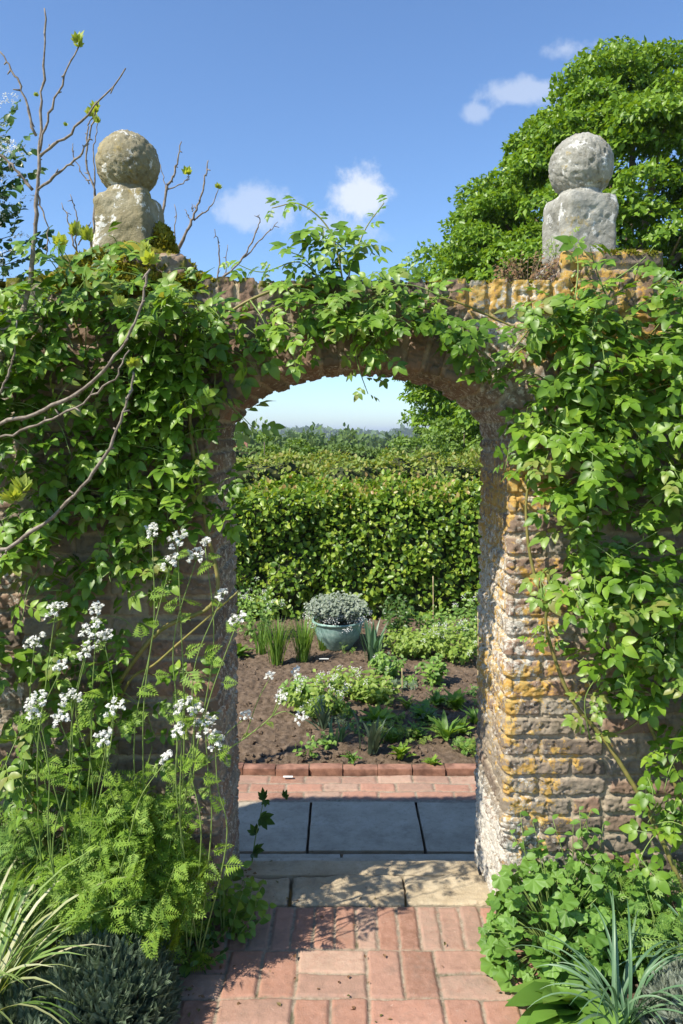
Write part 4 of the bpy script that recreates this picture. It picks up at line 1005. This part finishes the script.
litter('soil_clods', 'crumbly clods and grit lying on the bed', 'soil', 9000, lambda: (random.uniform(-2.2, 2.8), random.uniform(4.8, 8.7), ZB+.012+random.uniform(-.01, .02)), OCT, .035, 'soil')
litter('leaf_litter', 'dry leaf bits and grit on the brick path and step', 'litter', 170, lambda: (lambda x: (x, random.uniform(2.0, 2.9), .012))(random.choice([random.uniform(-.55, .6), random.gauss(-.45, .08)])), DIAM, .016, 'dead')
# canes and plant labels
for (x, y0, y1, lb) in ((433, 576, 634, 'bamboo cane in front of the hedge'), (478, 612, 684, 'bamboo cane beside the right jamb'), (402, 668, 700, 'short thin stake in the middle of the bed')):
    b = SG_(x, y1); mb = MB(); tp_ = P(x, y0, b[1]); tube(mb, smoothline([b, (b+tp_)/2+[.003, 0, 0], tp_], 4), .006, .005, 7); o = mb.build('bamboo_cane', M['bamboo']); tag(o, lb, 'cane')
for (x, y, w, lb) in ((324, 659, .09, 'white plastic plant marker lying in front of the planter'), (396, 690, .04, 'white plastic plant marker in mid bed'), (288, 777, .06, 'white plastic marker lying on the bricks beside the kerb')):
    b = G(x, y, ZB+(.05 if y < 770 else .02)); mb = MB(); stone_box(mb, b[0]-w/2, b[0]+w/2, b[1]-.01, b[1]+.01, b[2], b[2]+.004, .0003, 1, 2, .001); o = mb.build('plant_marker', M['plastic']); tag(o, lb, 'plant marker', 'white plant markers')

# ---------------- hedges ----------------
def hedge(label, x0, x1, y0, y1, ztop, dens, size, mat, T=HEX, tipmat=None, zb=0.0, bump=.12, sc=1.6):
    t = thing('hedge', label, 'hedge', ((x0+x1)/2, (y0+y1)/2, zb))
    def shape(x, v):  # v in 0..1 : front bottom -> front top -> back top -> back bottom
        H = ztop-zb; Wd = y1-y0; s = v*(2*H+Wd)
        y = np.where(s < H, y0, np.where(s < H+Wd, y0+(s-H), y1)); z = np.where(s < H, zb+s, np.where(s < H+Wd, ztop, ztop-(s-H-Wd)))
        ny = np.where(s < H, -1., np.where(s < H+Wd, 0, 1.)); nz = np.where((s > H) & (s < H+Wd), 1., 0.)
        # round the shoulder
        k = .18; c = np.minimum(np.abs(s-H), np.abs(s-H-Wd)); w = np.clip(1-c/k, 0, 1)
        yy_ = np.where(s < H+Wd/2, 1, -1)*w*k*.3
        return y+yy_, z-w*k*.3, ny-np.where(s < H+Wd/2, 1, -1)*w*.6, nz+w*.6
    area = (x1-x0)*(2*(ztop-zb)+(y1-y0)); n = int(area*dens)
    x = rng.uniform(x0, x1, n); v = rng.uniform(0, 1, n)**.85
    y, z, ny, nz = shape(x, v); nn = nrm(np.stack([x*0, ny, nz], 1))
    bmp = (fbm(x*sc*2, z*sc*2+y*sc*2, 1., 4)-.5)*2*bump
    dep = bmp-rng.exponential(.055, n)+.02
    p = np.stack([x, y, z], 1)+nn*dep[:, None]+rv(n, .015)
    d = nrm(nn*.5+rv(n, .6)+np.array([0, 0, -.25])); ln = nrm(nn*.8+np.array([-.3, -.1, .75])+rv(n, .45))
    mb = MB(); mb.add(*scatter(T, p, d, ln, size*rng.uniform(.6, 1.2, n)))
    mb.build('foliage', M[mat], t)
    if tipmat:
        m = int((x1-x0)*190); x = rng.uniform(x0, x1, m); y = rng.uniform(y0, y1, m)**1.0
        p = np.stack([x, y, ztop+rng.uniform(-.10, .07, m)+(fbm(x*sc*2, y*sc*2+ztop*sc*2, 1., 4)-.5)*2*bump], 1)
        mb = MB(); mb.add(*scatter(T, p, nrm(UP+rv(m, .5)), nrm(np.array([-.3, -.6, .5])+rv(m, .5)), size*.8*rng.uniform(.6, 1.2, m))); mb.build('young_tips', M[tipmat], t)
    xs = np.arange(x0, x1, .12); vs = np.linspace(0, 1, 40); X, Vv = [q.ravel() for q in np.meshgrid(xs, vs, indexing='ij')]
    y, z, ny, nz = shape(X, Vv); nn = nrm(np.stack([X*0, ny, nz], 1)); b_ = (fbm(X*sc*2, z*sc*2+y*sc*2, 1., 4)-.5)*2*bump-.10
    mb = MB(); mb.add(np.stack([X, y, z], 1)+nn*b_[:, None], gridfaces(len(xs), 40)); mb.build('twigs', M['hcore'], t)  # solid shell behind the leaves, coloured dark as the hedge's inner shade
    return t
hedge('clipped hornbeam hedge behind the planter with coppery young tips', -4.4, 5.2, 8.7, 10.1, 1.03, 1500, .074, 'hedge', tipmat='hedge_tip', zb=ZB, bump=.24)
hedge('second lower looking hedge running behind the first one', -8, 9, 14, 17.5, 1.12, 420, .095, 'hedge_far', zb=ZB-.1, bump=.42, sc=.9, tipmat=None)

# ---------------- trees & bushes ----------------
def tree(name, label, base, H, rx, rz, cz, nclump, nleaf, size, mat, group=None, clr=1.0, T=HEX, trunk=.22, cat='tree', yaw=1.0, limbs=9, shell=.45, lumpy=.25):
    t = thing(name, label, cat, base, group); base = np.array(base, float)
    c = base+UP*cz; tr = MB()
    tube(tr, smoothline([base-UP*.1, base+UP*cz*.5, base+UP*cz, base+UP*(cz+rz*.75)], 5), trunk, trunk*.2, 8, .2)
    q = nrm(rv(nclump)); rad = rng.uniform(shell, 1., nclump)**.45
    q = q*rad[:, None]; lump = 1+lumpy*(fbm(q[:, 0]*2+base[0], q[:, 1]*2, q[:, 2]*2, 2)-.5)*2
    cc = c+q*np.array([rx, rx*yaw, rz])*lump[:, None]
    cc = cc[cc[:, 2] > base[2]+.25*H*.3]
    for k in range(min(limbs, len(cc))):
        e = cc[random.randrange(len(cc))]; s = base+UP*cz*random.uniform(.35, 1.1)
        tube(tr, smoothline([s, (s+e)/2+UP*.1*rz*.3, e], 5), trunk*.35, trunk*.07, 6)
    m = len(cc); idx = rng.integers(0, m, nleaf)
    csz = clr*rng.uniform(.6, 1.3, m)
    d = nrm(rv(nleaf)); d[:, 2] = np.abs(d[:, 2])*1.0-.25
    r = rng.uniform(.3, 1., nleaf)**.4
    p = cc[idx]+d*np.array([1, 1, .62])*(csz[idx]*r)[:, None]
    out = nrm(p-c)
    ln = nrm(d*.6+out*.3+np.array([-.1, 0, .6])+rv(nleaf, .4)); ld = nrm(out*.5+rv(nleaf, .6)-UP*.35)
    mb = MB(); mb.add(*scatter(T, p, ld, ln, size*rng.uniform(.6, 1.25, nleaf)))
    tr.build('trunk', M['bark'], t); mb.build('crown', M[mat], t); return t
tree('broadleaf_tree', 'large full green tree rising behind the wall at the right', (8.0, 22, -.57), 13, 5.9, 6.7, 5.2, 800, 290000, .165, 'tree', T=DIAM, clr=.85, trunk=.34, limbs=30, shell=.68, lumpy=.22)
tree('shrub', 'bushy shrub rising over the hedges at the right of the opening', (3.1, 19.5, -.57), 2.6, 1.5, 1.1, 1.55, 30, 5000, .10, 'bush', clr=.35, trunk=.05, cat='shrub')
tree('shrub', 'rounded shrub over the hedge beside the tallest shrub', (2.0, 20.5, -.57), 2.1, 1.4, .85, 1.45, 24, 3800, .10, 'bush', clr=.32, trunk=.05, cat='shrub')
tree('shrub', 'broad low shrub over the hedge at the left of the opening', (-2.0, 20, -.57), 2.1, 1.9, .9, 1.40, 28, 4200, .10, 'bush', clr=.32, trunk=.05, cat='shrub')
tree('shrub', 'small loose shrub over the hedge in the middle left of the opening', (-.3, 21, -.57), 1.8, 1.2, .7, 1.08, 18, 2600, .10, 'bush', clr=.3, trunk=.05, cat='shrub')
tree('shrub', 'small shrub over the hedge in the middle of the opening', (.9, 23, -.57), 1.6, 1.3, .6, 1.05, 16, 2400, .10, 'bush', clr=.3, trunk=.05, cat='shrub')
hedge('rough field hedge far behind the shrubs', -16, 18, 27, 29.5, 1.1, 110, .16, 'wood', zb=-.57, bump=.3, sc=.8)
# far woodland
def wood(name, label, y0, y1, n, hw, h, size, xr):
    mb = MB()
    X = rng.uniform(-xr, xr, n); Y = rng.uniform(y0, y1, n); Hh = h*rng.uniform(.55, 1.15, n)
    for x, y, hh in zip(X, Y, Hh):
        k = 330; d = nrm(rv(k)); d[:, 2] = np.abs(d[:, 2]*1.1)-.1
        p = np.array([x, y, terr(np.array(y))+hh*.35])+d*np.array([hw*rng.uniform(.7, 1.3), hw, hh*.65])*(rng.uniform(.75, 1., k)*(.8+.5*vn(d[:, 0]*3+x, d[:, 1]*3, d[:, 2]*3)))[:, None]
        mb.add(*scatter(HEX, p, nrm(d+rv(k, .6)), nrm(d+rv(k, .5)+UP*.3), size*rng.uniform(.6, 1.3, k)))
    o = mb.build(name, M['wood']); tag(o, label, 'woodland', kind='stuff')
wood('woodland', 'belt of green trees beyond the hedges', 110, 160, 150, 3.4, 8.8, .9, 75)
wood('woodland', 'line of distant trees near the horizon', 240, 420, 300, 7, 14.5, 2.2, 240)
wood('woodland', 'bluish tree belt on the horizon', 1500, 3000, 160, 50, 24, 16, 1500)
# far house
hb = P(237, 446, 95.); hb[2] = terr(np.array(95.))
t = thing('brick_house', 'tiny distant brick house at the left of the opening', 'house', hb)
mb = MB(); x0, y0, z0 = hb; w, d_, h_ = 1.5, 2., P(237, 442, 95.)[2]-hb[2]-.6
def box(mb, a, b):
    (x0, y0, z0), (x1, y1, z1) = a, b
    V = [(x0, y0, z0), (x1, y0, z0), (x1, y1, z0), (x0, y1, z0), (x0, y0, z1), (x1, y0, z1), (x1, y1, z1), (x0, y1, z1)]
    mb.add(V, [(0, 3, 2, 1), (4, 5, 6, 7), (0, 1, 5, 4), (1, 2, 6, 5), (2, 3, 7, 6), (3, 0, 4, 7)])
box(mb, (x0-w, y0-d_, z0), (x0+w, y0+d_, z0+h_-1.0)); mb.build('wall', M['hbrick'], t, False)
mb = MB(); zt = z0+h_-1.0; mb.add([(x0-w-.2, y0-d_-.2, zt), (x0+w+.2, y0-d_-.2, zt), (x0+w+.2, y0+d_, zt), (x0-w-.2, y0+d_, zt), (x0-w*.6, y0, zt+1.3), (x0+w*.6, y0, zt+1.0)], [(0, 1, 5, 4), (2, 3, 4, 5), (1, 2, 5, 5), (3, 0, 4, 4)]); rf = mb.build('roof', M['hroof'], t, False)
mb = MB(); box(mb, (x0+.9, y0-.3, zt+.6), (x0+1.3, y0+.2, zt+1.9)); mb.build('chimney', M['hbrick'], rf, False)
for s in (-1.1, 1.0):
    mb = MB(); box(mb, (x0+s-.35, y0-d_-.05, zt-1.4), (x0+s+.35, y0-d_+.02, zt-.5)); mb.build('window', M['hcore'], t, False)

# ---------------- haze ----------------
HAZE = 0.00022
if HAZE:
    mb = MB(); box(mb, (-9500, -300, -60), (9500, 9500, 60)); o = mb.build('haze', None or M['soil'], None, False); tag(o, kind='stuff')
    m, nt = nodes('haze_mat'); pv = N(nt, 'ShaderNodeVolumePrincipled', i={'Color': (.80, .88, 1, 1), 'Density': HAZE, 'Anisotropy': .2})
    oo = nt.nodes.new('ShaderNodeOutputMaterial'); nt.links.new(pv.outputs[0], oo.inputs['Volume']); o.data.materials.clear(); o.data.materials.append(m)

# ---------------- world, sun, camera ----------------
w = bpy.data.worlds.new('World'); C.world = w; w.use_nodes = True; nt = w.node_tree; nt.nodes.clear()
sel = math.asin(SUN[2]); saz = math.atan2(SUN[0], SUN[1])
sky = N(nt, 'ShaderNodeTexSky', sky_type='NISHITA', sun_disc=False, sun_elevation=sel, sun_rotation=saz % (2*math.pi), altitude=50, air_density=1.0, dust_density=.3, ozone_density=2.5)
tc = nt.nodes.new('ShaderNodeTexCoord').outputs['Generated']
col = mixc(nt, 1.0, sky.outputs[0], (.84, 1.01, 1.20), 'MULTIPLY')
def vdot(a, v):
    n = N(nt, 'ShaderNodeVectorMath', operation='DOT_PRODUCT'); nt.links.new(a, n.inputs[0]); n.inputs[1].default_value = [float(q) for q in v]; return n.outputs['Value']
nz = noise(nt, 14, 8, .62, tc); nz2 = noise(nt, 45, 6, .6, tc)
for px, py, rx, ry, op in ((258, 210, 40, 20, .42), (368, 194, 30, 22, .8), (335, 232, 50, 15, .35), (520, 92, 34, 12, .42), (476, 112, 14, 9, .35), (566, 48, 20, 11, .4)):
    D = nrm(P(px, py, 1.)-np.array([0, 0, EYE])); R = nrm(np.cross(D, UP)); U = np.cross(R, D)
    a = math_(nt, 'DIVIDE', vdot(tc, R), rx/F*.95); b = math_(nt, 'DIVIDE', vdot(tc, U), ry/F*.95)
    d = math_(nt, 'SQRT', math_(nt, 'ADD', math_(nt, 'MULTIPLY', a, a), math_(nt, 'MULTIPLY', b, b)))
    d = math_(nt, 'ADD', d, math_(nt, 'MULTIPLY', math_(nt, 'SUBTRACT', nz, .5), 3.2)); d = math_(nt, 'ADD', d, math_(nt, 'MULTIPLY', math_(nt, 'SUBTRACT', nz2, .5), .8))
    fr = math_(nt, 'GREATER_THAN', vdot(tc, D), 0.0)
    k = math_(nt, 'MULTIPLY', math_(nt, 'MULTIPLY', maprange(nt, d, 1.15, .35), op), fr)
    col = mixc(nt, k, col, (5.6, 5.9, 6.4))
bg = N(nt, 'ShaderNodeBackground', i={1: .112}); nt.links.new(col, bg.inputs[0]); wo = nt.nodes.new('ShaderNodeOutputWorld'); nt.links.new(bg.outputs[0], wo.inputs[0])
sl = bpy.data.lights.new('sun', 'SUN'); sl.energy = 5.0; sl.angle = math.radians(.53); sl.color = (1, .93, .81)
so = bpy.data.objects.new('sun', sl); COL.objects.link(so)
from mathutils import Vector
so.rotation_euler = Vector(SUN).to_track_quat('Z', 'Y').to_euler()
cam = bpy.data.cameras.new('camera'); co = bpy.data.objects.new('camera', cam); COL.objects.link(co)
cam.sensor_fit = 'VERTICAL'; cam.sensor_height = 36; cam.lens = 27.0; cam.clip_end = 20000; cam.clip_start = .05
co.location = (0, 0, EYE); co.rotation_euler = (math.pi/2-TH, 0, 0)
C.camera = co
vs = C.view_settings; C.display_settings.display_device = 'sRGB'; vs.view_transform = 'Standard'; vs.look = 'None'; vs.exposure = .62; vs.gamma = 1; vs.use_curve_mapping = False
C.render.engine = 'CYCLES'; C.cycles.max_bounces = 8; C.cycles.volume_bounces = 0
